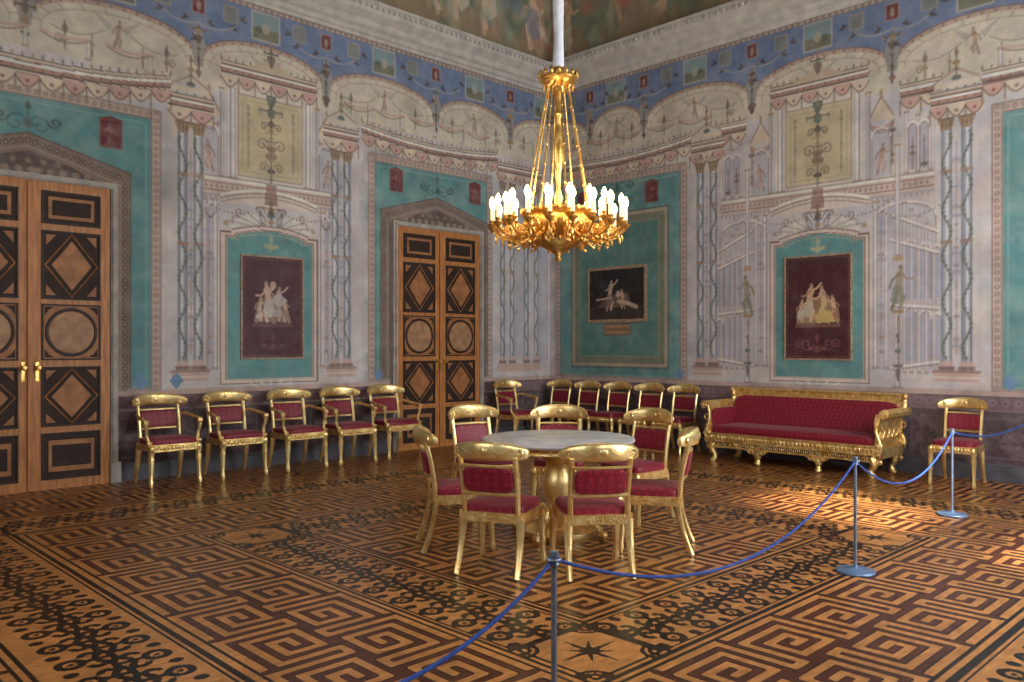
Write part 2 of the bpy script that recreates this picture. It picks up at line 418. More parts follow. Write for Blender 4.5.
def bay(c, uc, cols, hwide, statues=False):
    for sx in (-1,1):
        q0,q1 = sorted((uc+sx*.74,uc+sx*(min(cols)-.10)))
        arch(c,q0+.02,q1-.02,1.3,3.42,PORTAL,.28)
        slim(c,uc+sx*.79,1.3,3.5,.055); slim(c,uc+sx*.93,1.3,3.5,.045)
        for zz in (1.7,2.3,2.9,3.3): c.rect(uc+sx*.77,uc+sx*.93,zz,zz+.02,PINK,.7)
        c.cand(uc+sx*.86,1.5,3.3,.07,[LIL2,sc((170,146,140))],3,.6)
        if hwide > 1.7:
            for lo_,hi_ in ((1.35,2.1),(2.2,2.95)):
                for q in (1.16,1.34,1.47):
                    q2 = q+.13; e0,e1 = sorted((uc+sx*q,uc+sx*q2)); arch(c,e0,e1,lo_,hi_-.08*(q-1.1)*4,PORTAL,.6)
            for q in range(5): slim(c,uc+sx*(1.15+q*.09),1.25,3.45-q*.10,.028,.85)
            for zz in (1.32,2.14,2.98,3.3):
                c.line([(uc+sx*.98,zz),(uc+sx*1.56,zz-(zz-1.8)*.18)],.030,WHITE,.8); c.line([(uc+sx*.98,zz-.03),(uc+sx*1.56,zz-.03-(zz-1.8)*.18)],.014,BROWN,.75); c.line([(uc+sx*.98,zz+.03),(uc+sx*1.56,zz+.03-(zz-1.8)*.18)],.014,PINK,.9)
            for q in range(3): slim(c,uc+sx*(1.18+.14*q),3.8,4.6-.06*q,.035,.85)
            for q in range(2):
                e0,e1 = sorted((uc+sx*(1.2+.14*q),uc+sx*(1.30+.14*q))); arch(c,e0,e1,3.85,4.42,PORTAL,.55)
                c.cand(uc+sx*(1.25+.14*q),3.85,4.25,.05,CCOL,q,.6)
            entab(c,min(uc+sx*1.1,uc+sx*1.6),max(uc+sx*1.1,uc+sx*1.6),4.62)
        a0,a1 = sorted((uc+sx*.70,uc+sx*1.02))
        c.poly([(a0,4.55),(a1,4.55),(a1,4.6),((a0+a1)/2,4.85),(a0,4.6)],sc((226,206,178)),.95); c.line([(a0,4.58),((a0+a1)/2,4.85),(a1,4.58)],.018,BROWN,.85); c.ell((a0+a1)/2,4.9,.02,.05,OCH,.9)
        c.swag(a0,4.52,a1,4.52,.08,.035,sc((200,156,144)),.85); c.swag(a0,4.5,a1,4.5,.12,.012,BROWN,.7)
        arch(c,a0+.04,a1-.04,3.82,4.42,PORTAL,.35)
    c.rect(uc-.62,uc+.62,3.78,5.02,sc((228,218,208)),1)
    c.rect(uc-.46,uc+.46,3.85,4.9,YEL,1); c.mottle(uc-.44,uc+.44,3.9,4.85,[sc((190,168,138)),sc((230,214,184))],60,4,.25,.12)
    c.frame(uc-.48,uc+.48,3.83,4.92,.018,BROWN,.7); c.frame(uc-.41,uc+.41,3.9,4.85,.010,GREEN,.45)
    c.cand(uc,3.3,5.0,.26,CCOL,12,.9)
    for sx in (-1,1):
        for zz,r in ((4.0,.07),(4.3,.09),(4.55,.06)): c.curl(uc+sx*.04,zz,r,sx,1,.013,sc((140,116,96)),.7)
        c.cand(uc+sx*.33,3.95,4.8,.10,[sc((150,138,112)),sc((170,140,112))],5,.6)
        slim(c,uc+sx*.55,3.78,5.0,.07,.95); slim(c,uc+sx*.70,3.78,4.95,.045,.9)
        c.rect(uc+sx*.70-.008,uc+sx*.70+.008,3.8,4.9,GREEN,.7)
        c.figure(uc+sx*.86,3.85,.40,sc((190,152,130)),PINK,sx,3,.8)
        c.cand(uc+sx*1.0,3.95,4.5,.09,CCOL,8,.7)
    entab(c,uc-.70,uc+.70,4.98)
    c.poly([(uc-.36,5.3),(uc+.36,5.3),(uc+.12,5.40),(uc,5.5),(uc-.12,5.40)],sc((214,190,162)),.95); c.cand(uc,5.35,5.68,.14,CCOL,2,.8)
    a = uc-hwide*.72; b = uc+hwide*.72
    c.rect(a,b,3.54,3.78,sc((216,192,180)),.95); c.rect(a,b,3.74,3.78,WHITE,1); c.rect(a,b,3.78,3.795,BROWN,.9); c.rect(a,b,3.6,3.62,BROWN,.8); c.rect(a,b,3.54,3.56,LIL2,.9); c.rect(a,b,3.70,3.72,sc((160,116,106)),.8)
    for i in range(int((b-a)/.07)): c.rect(a+.07*i,a+.07*i+.025,3.5,3.54,sc((176,140,130)),.8); c.ell(a+.07*i,3.66,.018,.025,sc((150,108,98)),.7)
    pts = [(uc-.7+1.4*k/16, 3.56+.12*(1-((k-8)/8.)**2)) for k in range(17)]
    c.poly([(uc-.7,3.46)]+pts+[(uc+.7,3.46)],sc((226,210,198)),1); c.line(pts,.03,WHITE,.95); c.line([(p[0],p[1]-.04) for p in pts],.018,BROWN,.85); c.line([(p[0],p[1]-.09) for p in pts],.012,BROWN,.6)
    c.poly([(uc-.1,3.5),(uc+.1,3.5),(uc+.07,3.78),(uc-.07,3.78)],sc((150,110,98)),.8)
    for sx in (-1,1):
        for r,zz in ((.13,3.27),(.09,3.38),(.06,3.20)):
            c.curl(uc+sx*.08,zz,r,sx,1,.016,sc((112,98,90)),.8); c.curl(uc+sx*.38,zz-.02,r*.8,sx,-1,.014,BROWN,.8)
        c.poly([(uc+sx*.15,3.2),(uc+sx*.6,3.14),(uc+sx*.45,3.3),(uc+sx*.2,3.42)],sc((236,230,220)),.7)
        for q in range(4): c.line([(uc+sx*.1,3.18),(uc+sx*(.2+.14*q),3.44-.07*q)],.012,sc((150,130,120)),.6)
        c.beads(uc+sx*.1,3.45,uc+sx*1.0,3.5,.14,16,.013,sc((120,106,92)),.8)
        c.ell(uc+sx*.64,3.2,.035,.035,OCH,.8)
    c.cand(uc,3.16,3.55,.16,CCOL,4,.9)
    niche(c,uc)
    for k in range(9):
        an = PI*k/8; c.line([(uc,.98),(uc+math.cos(an)*.42,1.0+math.sin(an)*.14)],.03,WHITE,.6)
    for off in cols:
        for sx in (-1,1): column(c,uc+sx*off,1.3,4.42,.12,off == max(cols))
    o0,o1 = min(cols),max(cols)
    for sx in (-1,1):
        m0,m1 = sorted((uc+sx*(o0-.14),uc+sx*(o1+.14)))
        c.rect(m0,m1,1.16,1.28,sc((214,178,166)),1); c.rect(m0-.02,m1+.02,1.27,1.3,BROWN,.8); c.rect(m0,m1,1.20,1.22,WHITE,.7)
        entab(c,m0-.05,m1+.05,4.42)
        mc = (m0+m1)/2
        c.rect(m0,m1,4.78,4.86,sc((230,214,194)),1); c.line([(m0,4.86),(mc,5.0),(m1,4.86)],.03,sc((196,166,148)),1); c.cand(mc,4.86,5.25,.14,CCOL,3,.8)
        c.beads(uc+sx*(o0-.08),3.35,uc+sx*.75,3.42,.13,14,.013,sc((120,112,98)),.8)
        c.cand(mc,1.5,4.1,.06,[LIL2,sc((180,160,150))],6,.6)
    if statues:
        for sx in (-1,1):
            u = uc+sx*1.07
            slim(c,u,1.05,2.05,.07,.9); c.cand(u,1.15,2.0,.07,CCOL,2,.8); c.rect(u-.07,u+.07,2.02,2.07,sc((176,146,106)),.9)
            c.figure(u,2.07,.58,sc((160,146,118)),sc((146,148,134)),sx,4,.85)
            slim(c,u,2.75,4.2,.05,.85); c.rect(u-.06,u+.06,2.7,2.75,sc((190,156,100)),.9)

def field(c, a, b, z0=1.06, z1=4.48, seed=0):
    c.rect(a,b,z0,z1,TURQ,1)
    c.mottle(a,b,z0,z1,[TURQD,sc((140,184,178)),sc((82,136,144)),sc((124,164,156)),sc((164,186,178)),sc((88,128,136))],420,int(a*7)+3,.26,.28)
    w = .12
    orn_strip(c,a,a+w,z0,z1); orn_strip(c,b-w,b,z0,z1); orn_strip(c,a+w,b-w,z1-w,z1,False)
    c.frame(a+w+.05,b-w-.05,z0+.04,z1-w-.05,.016,sc((144,186,180)),.7)
    c.rect(a,b,z0,z0+.03,sc((188,158,148)),1)

def doorpaint(c, uc, hw=.87):
    def path(o, zo): return [(uc-hw-o,1.1),(uc-hw-o,3.46+zo),(uc-hw*.5,3.64+zo),(uc,3.76+zo),(uc+hw*.5,3.64+zo),(uc+hw+o,3.46+zo),(uc+hw+o,1.1)]
    c.poly(path(.22,.20),sc((140,118,106)),1)
    c.poly([(uc-hw-.02,3.44),(uc-hw*.5,3.64),(uc,3.76),(uc+hw*.5,3.64),(uc+hw+.02,3.44)],sc((98,80,74)),1)
    for k in range(11):
        u = uc-hw*.75+hw*1.5*k/10.; c.curl(u,3.54,.04,1 if k<5 else -1,1,.018,sc((160,138,116)),.85)
    for k in range(5): c.ell(uc-.3+.15*k,3.65,.03,.03,sc((150,126,106)),.8)
    p = path(.16,.12); L = []
    for (a,b),(d,e) in zip(p[:-1],p[1:]):
        n = max(1,int(math.hypot(d-a,e-b)/.075))
        for k in range(n): L.append((a+(d-a)*k/n,b+(e-b)*k/n))
    for q in L: c.ell(q[0],q[1],.03,.03,sc((84,62,60)),.9); c.ell(q[0],q[1],.012,.012,sc((180,162,146)),1)
    c.line(path(.22,.20),.016,DBR,.9); c.line(path(.10,.05),.014,sc((180,160,142)),.8)
    c.arab(uc,4.0,4.26,.5,sc((66,86,84)),6,.75,.018)

def plaque(c, u, z):
    c.poly([(u-.13,z-.17),(u+.13,z-.17),(u+.13,z+.17),(u,z+.21),(u-.13,z+.17)],REDP,1)
    c.frame(u-.13,u+.13,z-.17,z+.17,.016,sc((146,92,84)),.8); c.figure(u,z-.12,.24,sc((166,108,100)),REDP,1,3,.8)

def frieze(c, bounds, L):
    c.rect(0,L,5.0,6.2,BLUE,1)
    c.mottle(0,L,5.1,6.2,[BLUED,sc((144,158,184)),sc((108,124,154))],420,2,.25,.25)
    for k in range(len(bounds)-1):
        a,b = bounds[k],bounds[k+1]; m = (a+b)/2; h = (b-a)/2-.02
        arc = [(m-h*math.cos(PI*i/20), 5.16+.44*math.sin(PI*i/20)**.8) for i in range(21)]
        c.poly([(m-h,4.9)]+arc+[(m+h,4.9)],CREAM,1)
        c.mottle(m-h+.1,m+h-.1,4.95,5.4,[sc((200,186,168)),sc((236,226,208))],50,k,.25,.2)
        for i,p in enumerate(arc[:-1]):
            q = arc[i+1]; c.line([p,q],.05,sc((202,172,154)),1)
            c.ell((p[0]+q[0])/2,(p[1]+q[1])/2,.015,.015,DBR,.7)
        c.line([(p[0],p[1]+.035) for p in arc],.012,BROWN,.8)
        inner = [(m+(p[0]-m)*.86,5.12+(p[1]-5.12)*.8) for p in arc]; c.line(inner,.014,sc((176,152,138)),.7)
        for i in range(1,20,2): c.line([(m+(arc[i][0]-m)*.86,5.12+(arc[i][1]-5.12)*.8),(m+(arc[i][0]-m)*.97,5.14+(arc[i][1]-5.14)*.95)],.012,sc((182,156,140)),.6)
        c.figure(m,5.12,.34,sc((184,146,122)),sc((178,158,150)),1 if k%2 else -1,k,.8)
        c.poly([(m-.05,5.38),(m-.28,5.5),(m-.1,5.3)],sc((180,168,162)),.6); c.poly([(m+.05,5.38),(m+.28,5.5),(m+.1,5.3)],sc((180,168,162)),.6)
        for sx in (-1,1):
            c.swag(m+sx*.15,5.3,m+sx*h*.75,5.22,.08,.014,sc((150,130,114)),.7)
            c.cand(m+sx*h*.6,4.98,5.3,.12,CCOL,4,.7); c.cand(m+sx*h*.3,4.95,5.2,.08,CCOL,9,.6)
            c.curl(m+sx*h*.6,5.08,.06,sx,1,.012,sc((160,138,114)),.6)
        c.poly([(a-.06,5.15),(a+.06,5.15),(a+.10,5.45),(a,5.72),(a-.10,5.45)],sc((166,162,156)),.9); c.cand(a,5.0,5.68,.15,CCOL,k+20,.9)
        for sx in (-1,1): c.swag(a,5.7,a+sx*.5,5.78,.07,.018,sc((190,180,160)),.7)
        c.rect(m-.19,m+.19,5.70,6.05,sc((136,160,166)),1); c.rect(m-.19,m+.19,5.70,5.85,sc((124,124,104)),1); c.frame(m-.21,m+.21,5.68,6.07,.02,sc((208,198,178)),.8); c.ell(m,5.86,.06,.08,sc((186,178,158)),.7); c.ell(m+.1,5.83,.05,.05,sc((92,104,80)),.7)
        for dx in (-.55,.55):
            if h > .9: c.rect(m+dx*h-.09,m+dx*h+.09,5.82,6.02,sc((136,140,138)),1); c.frame(m+dx*h-.10,m+dx*h+.10,5.81,6.03,.014,sc((190,172,150)),.8)
        c.rect(a-.08,a+.08,5.82,6.02,REDP,1); c.frame(a-.09,a+.09,5.81,6.03,.016,sc((190,150,126)),.8); c.ell(a,5.91,.03,.06,sc((190,156,138)),.8)
        for sx in (-1,1):
            for dd_,zz2 in ((.3,5.88),(.7,5.72),(.80,5.48),(.42,5.74)):
                x = m+sx*h*dd_*1.2
                if abs(x-m) < h and zz2 > 5.2+.44*math.sqrt(max(0,1-((x-m)/h)**2))+.08:
                    c.ell(x,zz2,.055,.022,sc((84,70,70)),.9,.4*sx); c.poly([(x,zz2),(x+sx*.11,zz2+.07),(x+sx*.03,zz2+.01)],sc((168,128,104)),.9); c.poly([(x,zz2),(x-sx*.03,zz2+.08),(x+sx*.05,zz2+.01)],sc((80,74,86)),.9)
    c.rect(0,L,6.08,6.2,sc((156,130,118)),.9)
    for k in range(int(L/.09)): c.ell(.045+k*.09,6.11,.025,.02,sc((216,200,180)),.8)

def dado(c, L):
    c.rect(0,L,0,1.06,sc((84,62,70)),1); c.rect(0,L,.84,1.0,sc((134,102,112)),1); c.rect(0,L,1.0,1.06,sc((208,176,166)),1); c.rect(0,L,.985,1.0,DBR,.8)
    c.mottle(0,L,.2,1.0,[sc((70,56,62)),sc((106,84,90))],260,8,.3,.2)
    for k in range(int(L/.14)):
        u = .07+k*.14; c.ell(u,.92,.045,.045,sc((160,130,132)),.6); c.ell(u,.92,.02,.02,sc((96,72,84)),.8)
    c.rect(0,L,.82,.84,sc((156,130,124)),.8)
    for k in range(int(L/.7)):
        u = .1+k*.7; c.frame(u,u+.6,.26,.74,.018,sc((124,100,102)),.7); c.arab(u+.3,.34,.66,.3,sc((126,102,106)),k%3,.4,.014)
    c.rect(0,L,0,.2,sc((78,78,86)),1)

def texture_base(c, L):
    c.mottle(0,L,1,5.1,[LIL2,PINK,sc((212,202,188)),sc((240,234,228)),sc((186,194,208)),sc((226,212,186))],1100,5,.24,.38)
    u = .1
    while u < L: c.rect(u,u+.01,1.3,4.9,sc((190,166,160)),.35); u += .17

# LEFT WALL (plane y=0), u=-x
cl = Canvas(0,LX,0,6.3,.014,sc((218,209,208)))
texture_base(cl,LX)
frieze(cl,[-.6,1.0,2.65,4.65,6.5,8.45,10.3,12.2],LX)
bay(cl,5.5,(1.0,1.2),1.47)
for i,u in enumerate((.35,.60,.95,1.18)): column(cl,u,1.3,4.42,.11,i%2)
arch(cl,.68,.86,1.35,4.0,PORTAL,.4); arch(cl,.06,.26,1.35,4.0,PORTAL,.4)
entab(cl,.2,1.33,4.42); cl.rect(.25,1.3,1.16,1.3,sc((214,178,166)),1)
field(cl,1.43,3.94); field(cl,6.97,11.5)
entab(cl,1.3,4.05,4.58,0,.1); entab(cl,6.85,10.0,4.62,0,.16)
for q in (1.5,2.1,2.68,3.3,3.85,7.1,7.8,8.45,9.1): slim(cl,q,4.9,5.14,.04,.8); cl.swag(q,5.12,q+.5,5.12,.07,.018,BROWN,.7); cl.swag(q,5.14,q+.5,5.14,.04,.03,sc((214,178,160)),.8)
doorpaint(cl,2.62); doorpaint(cl,8.42)
plaque(cl,3.42,4.12); plaque(cl,1.82,4.12); plaque(cl,7.55,4.1); plaque(cl,9.3,4.1)
dado(cl,LX)
for u in (3.75,6.78,7.22):
    cl.poly([(u,1.06),(u+.09,1.17),(u,1.28),(u-.09,1.17)],sc((112,150,186)),1)
U,Z = np.meshgrid(cl.us,cl.zs)
P = np.stack([-U,np.zeros_like(U),Z],-1)
wl = struct(link(bpy.data.objects.new('wall_north', grid_mesh('wall_north',P,FRESCO,cl.C))))

# RIGHT WALL (plane x=0), u=-y
cr = Canvas(0,LY,0,6.3,.014,sc((218,209,208)))
texture_base(cr,LY)
frieze(cr,[-.9,.95,2.1,4.05,6.05,8.0,10.0,12.],LY)
bay(cr,5.05,(1.65,1.88),2.1,True)
field(cr,.14,2.93); field(cr,7.2,LY)
entab(cr,.05,3.0,4.58,0,.1); entab(cr,7.1,LY,4.58)
for q in (.3,.95,1.55,2.2,2.8,7.3,8.0): slim(cr,q,4.9,5.14,.04,.8); cr.swag(q,5.12,q+.5,5.12,.07,.018,BROWN,.7); cr.swag(q,5.14,q+.5,5.14,.04,.03,sc((214,178,160)),.8)
plaque(cr,2.25,4.1); plaque(cr,.8,4.1)
cr.rect(.6,2.52,1.3,3.78,sc((126,134,114)),1)
cr.frame(.56,2.56,1.26,3.82,.05,sc((192,170,144)),1); cr.frame(.53,2.59,1.23,3.85,.02,DBR,.9)
cr.rect(.72,2.4,1.42,3.66,sc((92,140,134)),1); cr.mottle(.75,2.37,1.45,3.6,[sc((74,116,114)),sc((116,160,152))],110,6,.28,.2); cr.frame(.72,2.4,1.42,3.66,.015,sc((176,166,128)),.7)
cr.rect(1.27,1.83,1.78,1.98,sc((176,140,98)),1); cr.frame(1.27,1.83,1.78,1.98,.02,sc((110,84,68)),1); cr.beads(1.33,1.88,1.77,1.88,0,8,.03,sc((128,96,78)),.8)
cr.arab(1.55,3.92,4.3,.5,sc((66,86,84)),6,.75,.018)
dado(cr,LY)
for u in (2.8,7.4): cr.poly([(u,1.06),(u+.08,1.17),(u,1.28),(u-.08,1.17)],sc((112,150,186)),1)
U,Z = np.meshgrid(cr.us,cr.zs)
P = np.stack([np.zeros_like(U),-U,Z],-1)
wr = struct(link(bpy.data.objects.new('wall_east', grid_mesh('wall_east',P,FRESCO,cr.C))))

# ------------------------------------------------------------------ other walls + windows
WT = 6.75
struct(MB().box((-LX-.05,-LY/2,WT/2),(.1,LY+.4,WT)).obj('wall_west',PLAIN,None,False))
WX, ww = -4.4, 1.4
tiers = [(.55,2.7),(3.5,5.1)]
m = MB()
m.box(((-LX+WX-ww/2)/2,-LY-.1,WT/2),(WX-ww/2+LX,.2,WT)); m.box(((WX+ww/2)/2,-LY-.1,WT/2),(-(WX+ww/2),.2,WT))
for a,b in ((0,.55),(2.7,3.5),(5.1,WT)): m.box((WX,-LY-.1,(a+b)/2),(ww,.2,b-a))
struct(m.obj('wall_south',PLAIN,None,False))
for i,(sill,head) in enumerate(tiers):
    m = MB()
    for sx in (-1,1): m.box((WX+sx*(ww/2-.03),-LY-.1,(sill+head)/2),(.06,.08,head-sill))
    m.box((WX,-LY-.1,(sill+head)/2),(.06,.08,head-sill))
    for z in (sill+.03,(sill+head)/2,head-.03): m.box((WX,-LY-.1,z),(ww,.078,.06))
    struct(m.obj('window_%d'%(i+1),TRIM,None,False))

# ------------------------------------------------------------------ ceiling coves
def cove_canvas(L, seed):
    g = lambda c: sc(tuple(x*1.4 for x in c))
    c = Canvas(0,L,0,2.7,.022,g((92,94,80)))
    R = random.Random(seed)
    c.rect(0,L,1.2,2.7,g((112,120,116)),1); c.rect(0,L,0,.35,g((104,88,66)),.8)
    for k in range(900):
        col = R.choice([(76,88,72),(120,108,86),(70,76,66),(138,126,102),(100,84,66),(112,122,110),(90,104,82)])
        c.ell(R.uniform(0,L),R.uniform(0,2.7),R.uniform(.06,.3),R.uniform(.06,.22),g(col),.55,R.uniform(0,3),True)
    u = .3; SKN = [(232,200,166),(214,176,142),(200,160,124)]; RB = [(186,104,80),(120,136,160),(206,180,120),(112,142,110),(224,212,190)]
    while u < L:
        # tree, rock mass, then a group of overlapping figures
        for q in range(7): c.ell(u+R.uniform(-.3,.3),1.5+R.uniform(-.3,.5),R.uniform(.12,.3),R.uniform(.1,.22),g(R.choice([(58,76,48),(74,92,58),(96,104,72)])),.75,0,True)
        c.line([(u,.3),(u+.08,.9),(u-.03,1.5)],.05,g((64,52,40)),.8)
        c.poly([(u-.5,.15),(u+.6,.15),(u+.4,.5),(u+.05,.65),(u-.3,.45)],g((118,98,76)),.6)
        for q in range(R.randint(3,5)):
            c.figure(u+R.uniform(-.55,.65),.12+R.uniform(0,.3),R.uniform(.7,1.25),sc(R.choice(SKN)),sc(R.choice(RB)),R.choice((-1,1)),R.random(),.75)
            c.ell(u+R.uniform(-.5,.6),.4+R.uniform(0,.4),R.uniform(.1,.22),R.uniform(.08,.16),sc(R.choice(RB)),.5,R.uniform(-.6,.6),True)
        u += R.uniform(1.2,1.7)
    c.rect(0,L,0,.07,sc((170,136,100)),1)
    return c
dd, hh, zb = 2.3, 1.9, 6.58
for side in range(4):
    L = LX if side%2 == 0 else LY
    c = cove_canvas(L,side+1)
    nz,nu = c.C.shape[:2]
    a = np.linspace(0,PI/2,nz)[:,None]; k = np.linspace(0,1,nu)[None,:]
    d = .02+dd*(1-np.cos(a)); z = zb+hh*np.sin(a)+0*k; u = d+(L-2*d)*k; d = d+0*k
    if side == 0: P = np.stack([-u,-d,z],-1)
    elif side == 1: P = np.stack([-d,-u,z],-1)
    elif side == 2: P = np.stack([-u,-LY+d,z],-1)
    else: P = np.stack([-LX+d,-u,z],-1)
    o = struct(link(bpy.data.objects.new('ceiling' , grid_mesh('ceiling_cove',P,OILP,c.C))))
    o.data.shade_smooth()
struct(MB().box((-LX/2,-LY/2,zb+hh+.05),(LX-2*dd+.1,LY-2*dd+.1,.1)).obj('ceiling',TRIM,None,False))

def cornice(name, L, axis):
    prof = [(0,6.14),(.03,6.14),(.04,6.18),(.07,6.20),(.07,6.26),(.12,6.29),(.13,6.37),(.19,6.41),(.25,6.45),(.27,6.49),(.27,6.55),(.30,6.57),(.30,6.61),(0,6.63)]
    m = MB()
    f = (lambda d,u,z: (-u,-d,z)) if axis == 'x' else (lambda d,u,z: (-d,-u,z))
    n = len(prof); vs = [f(d,d*.999,z) for d,z in prof]+[f(d,L,z) for d,z in prof]
    m.add(vs,[(i,(i+1)%n,n+(i+1)%n,n+i) for i in range(n)])
    u = .15
    while u < L:
        m.box(f(.10,u,6.325),(.05,.05,.05)); m.box(f(.285,u,6.52),(.04,.035,.05) if axis == 'x' else (.035,.04,.05)); u += .1
    return struct(m.obj(name,TRIM,None,False))
cornice('trim_1',LX,'x'); cornice('trim_2',LY,'y')
for nm,segs,ax in (('baseboard_north',[(0.06,1.66),(3.58,7.46),(9.38,11.5)],'x'),('baseboard_east',[(.06,LY)],'y')):
    m = MB()
    for a,b in segs:
        for d,z0,z1 in ((.05,0,.15),(.035,.15,.19)):
            if ax == 'x': m.box((-(a+b)/2,-d/2,(z0+z1)/2),(b-a,d,z1-z0))
            else: m.box((-d/2,-(a+b)/2,(z0+z1)/2),(d,b-a,z1-z0))
    struct(m.obj(nm,STONE,None,False))

# ------------------------------------------------------------------ floor
KEY = ["###########.",
       "..........#.",
       "#########.#.",
       "#.......#.#.",
       "#.#####.#.#.",
       "#.#...#.#.#.",
       "#.#.###.#.#.",
       "#.#.....#.#.",
       "#.#######.#.",
       "#.........##"]
K = np.array([[1 if ch == '#' else 0 for ch in r] for r in KEY]); KH,KW = K.shape
CX, CY, cell = -5.8, -5.6, .050
def floor_masks(X, Y):
    dx = X-CX; dy = Y-CY; ax = np.abs(dx); ay = np.abs(dy); s = np.maximum(ax,ay); mn = np.minimum(ax,ay)
    t = np.where(ax >= ay, dy, dx)
    dark = np.zeros_like(X); mid = np.zeros_like(X)
    def key(s0, s1):
        r = np.floor((s-s0)/cell).astype(int); q = r//KH; c = (np.floor(t/cell).astype(int)+(KW//2)*(q%2))%KW
        row = np.where(q%2 == 0, r%KH, KH-1-r%KH)
        v = 1-K[row,c]; return np.where((s >= s0) & (s < s1), v, 0)
    r = np.floor(dy/cell).astype(int); c = np.floor(dx/cell).astype(int); q = r//KH
    cen = 1-K[np.where(q%2 == 0,r%KH,KH-1-r%KH), (c+(KW//2)*(q%2))%KW]
    mid = np.where(s < 1.46, cen, mid)
    mid = np.maximum(mid, key(2.22,3.22)); mid = np.maximum(mid, key(4.10,9))
    for a,b in ((1.46,1.485),(1.51,1.54),(2.14,2.17),(2.195,2.22),(3.22,3.245),(3.28,3.32),(4.02,4.05),(4.075,4.10)): dark = np.where((s >= a) & (s < b),1,dark)
    for s0,s1 in ((1.54,2.14),(3.40,4.02)):
        s0b = s0 if s0 < 2 else 3.32
        v = s-(s0b+s1)/2; p = .30; hb = (s1-s0b)/2
        inb = (s >= s0b) & (s < s1)
        for sgn,of in ((1,.0),(-1,.5)):
            t2 = (np.mod(t/p+of,1)-.5)*p; B = v*sgn
            rr = np.hypot(t2,(B-.185)); ring = (np.abs(rr-.056) < .020) | (rr < .018)
            A = np.abs(t2)-.072; C2 = B-.078; r3 = np.hypot(A,C2)
            hook = (np.abs(r3-.038) < .019) & ~((A < -.005) & (C2 > .0))
            stem = (np.abs(t2) < .018) & (B > .0) & (B < .14)
            tip = np.hypot((np.abs(t2)-p/2)*1.2,B-.225) < .040
            dark = np.where(inb & (ring | hook | stem | tip) & (B > -.01),1,dark)
            dark = np.where(inb & (np.abs(B-hb+.026) < .008),1,dark)
        dark = np.where(inb & (np.abs(v-.018*np.cos(2*PI*t/p)) < .018) ,1,dark)
        cs = inb & (mn > s0b)
        q = (s0b+s1)/2; a = ax-q; b = ay-q; rr = np.hypot(a,b); th = np.arctan2(b,a); mx = np.maximum(np.abs(a),np.abs(b))
        ph4 = np.abs(np.mod(th/(PI/2)+.5,1)-.5)*2; ph8 = np.abs(np.mod(th/(PI/2),1)-.5)*2
        star = (rr < .25/(1+ph4*9)) | (rr < .19/(1+ph8*8))
        dark = np.where(cs,0,dark); dark = np.where(cs & star,1,dark)
        dark = np.where(cs & (np.abs(mx-.265) < .010),1,dark)
        cr4 = np.hypot(np.abs(a)-.265,np.abs(b)-.265)
        dark = np.where(cs & ((np.abs(cr4-.10) < .012) | (np.abs(cr4-.06) < .012)),1,dark)
        dark = np.where(inb & (np.abs(mn-s0b) < .014),1,dark)
    return dark, mid
res = .0168
xs = np.arange(-LX,res/2,res); ys = np.arange(-LY,res/2,res)
X,Y = np.meshgrid(xs,ys); D = np.zeros_like(X); M2 = np.zeros_like(X)
for ox in (-.0056,0,.0056):
    for oy in (-.0056,0,.0056):
        a,b = floor_masks(X+ox+.0003,Y+oy+.0003); D += a; M2 += b
cols = np.stack([D/9,M2/9,np.zeros_like(D)],-1)
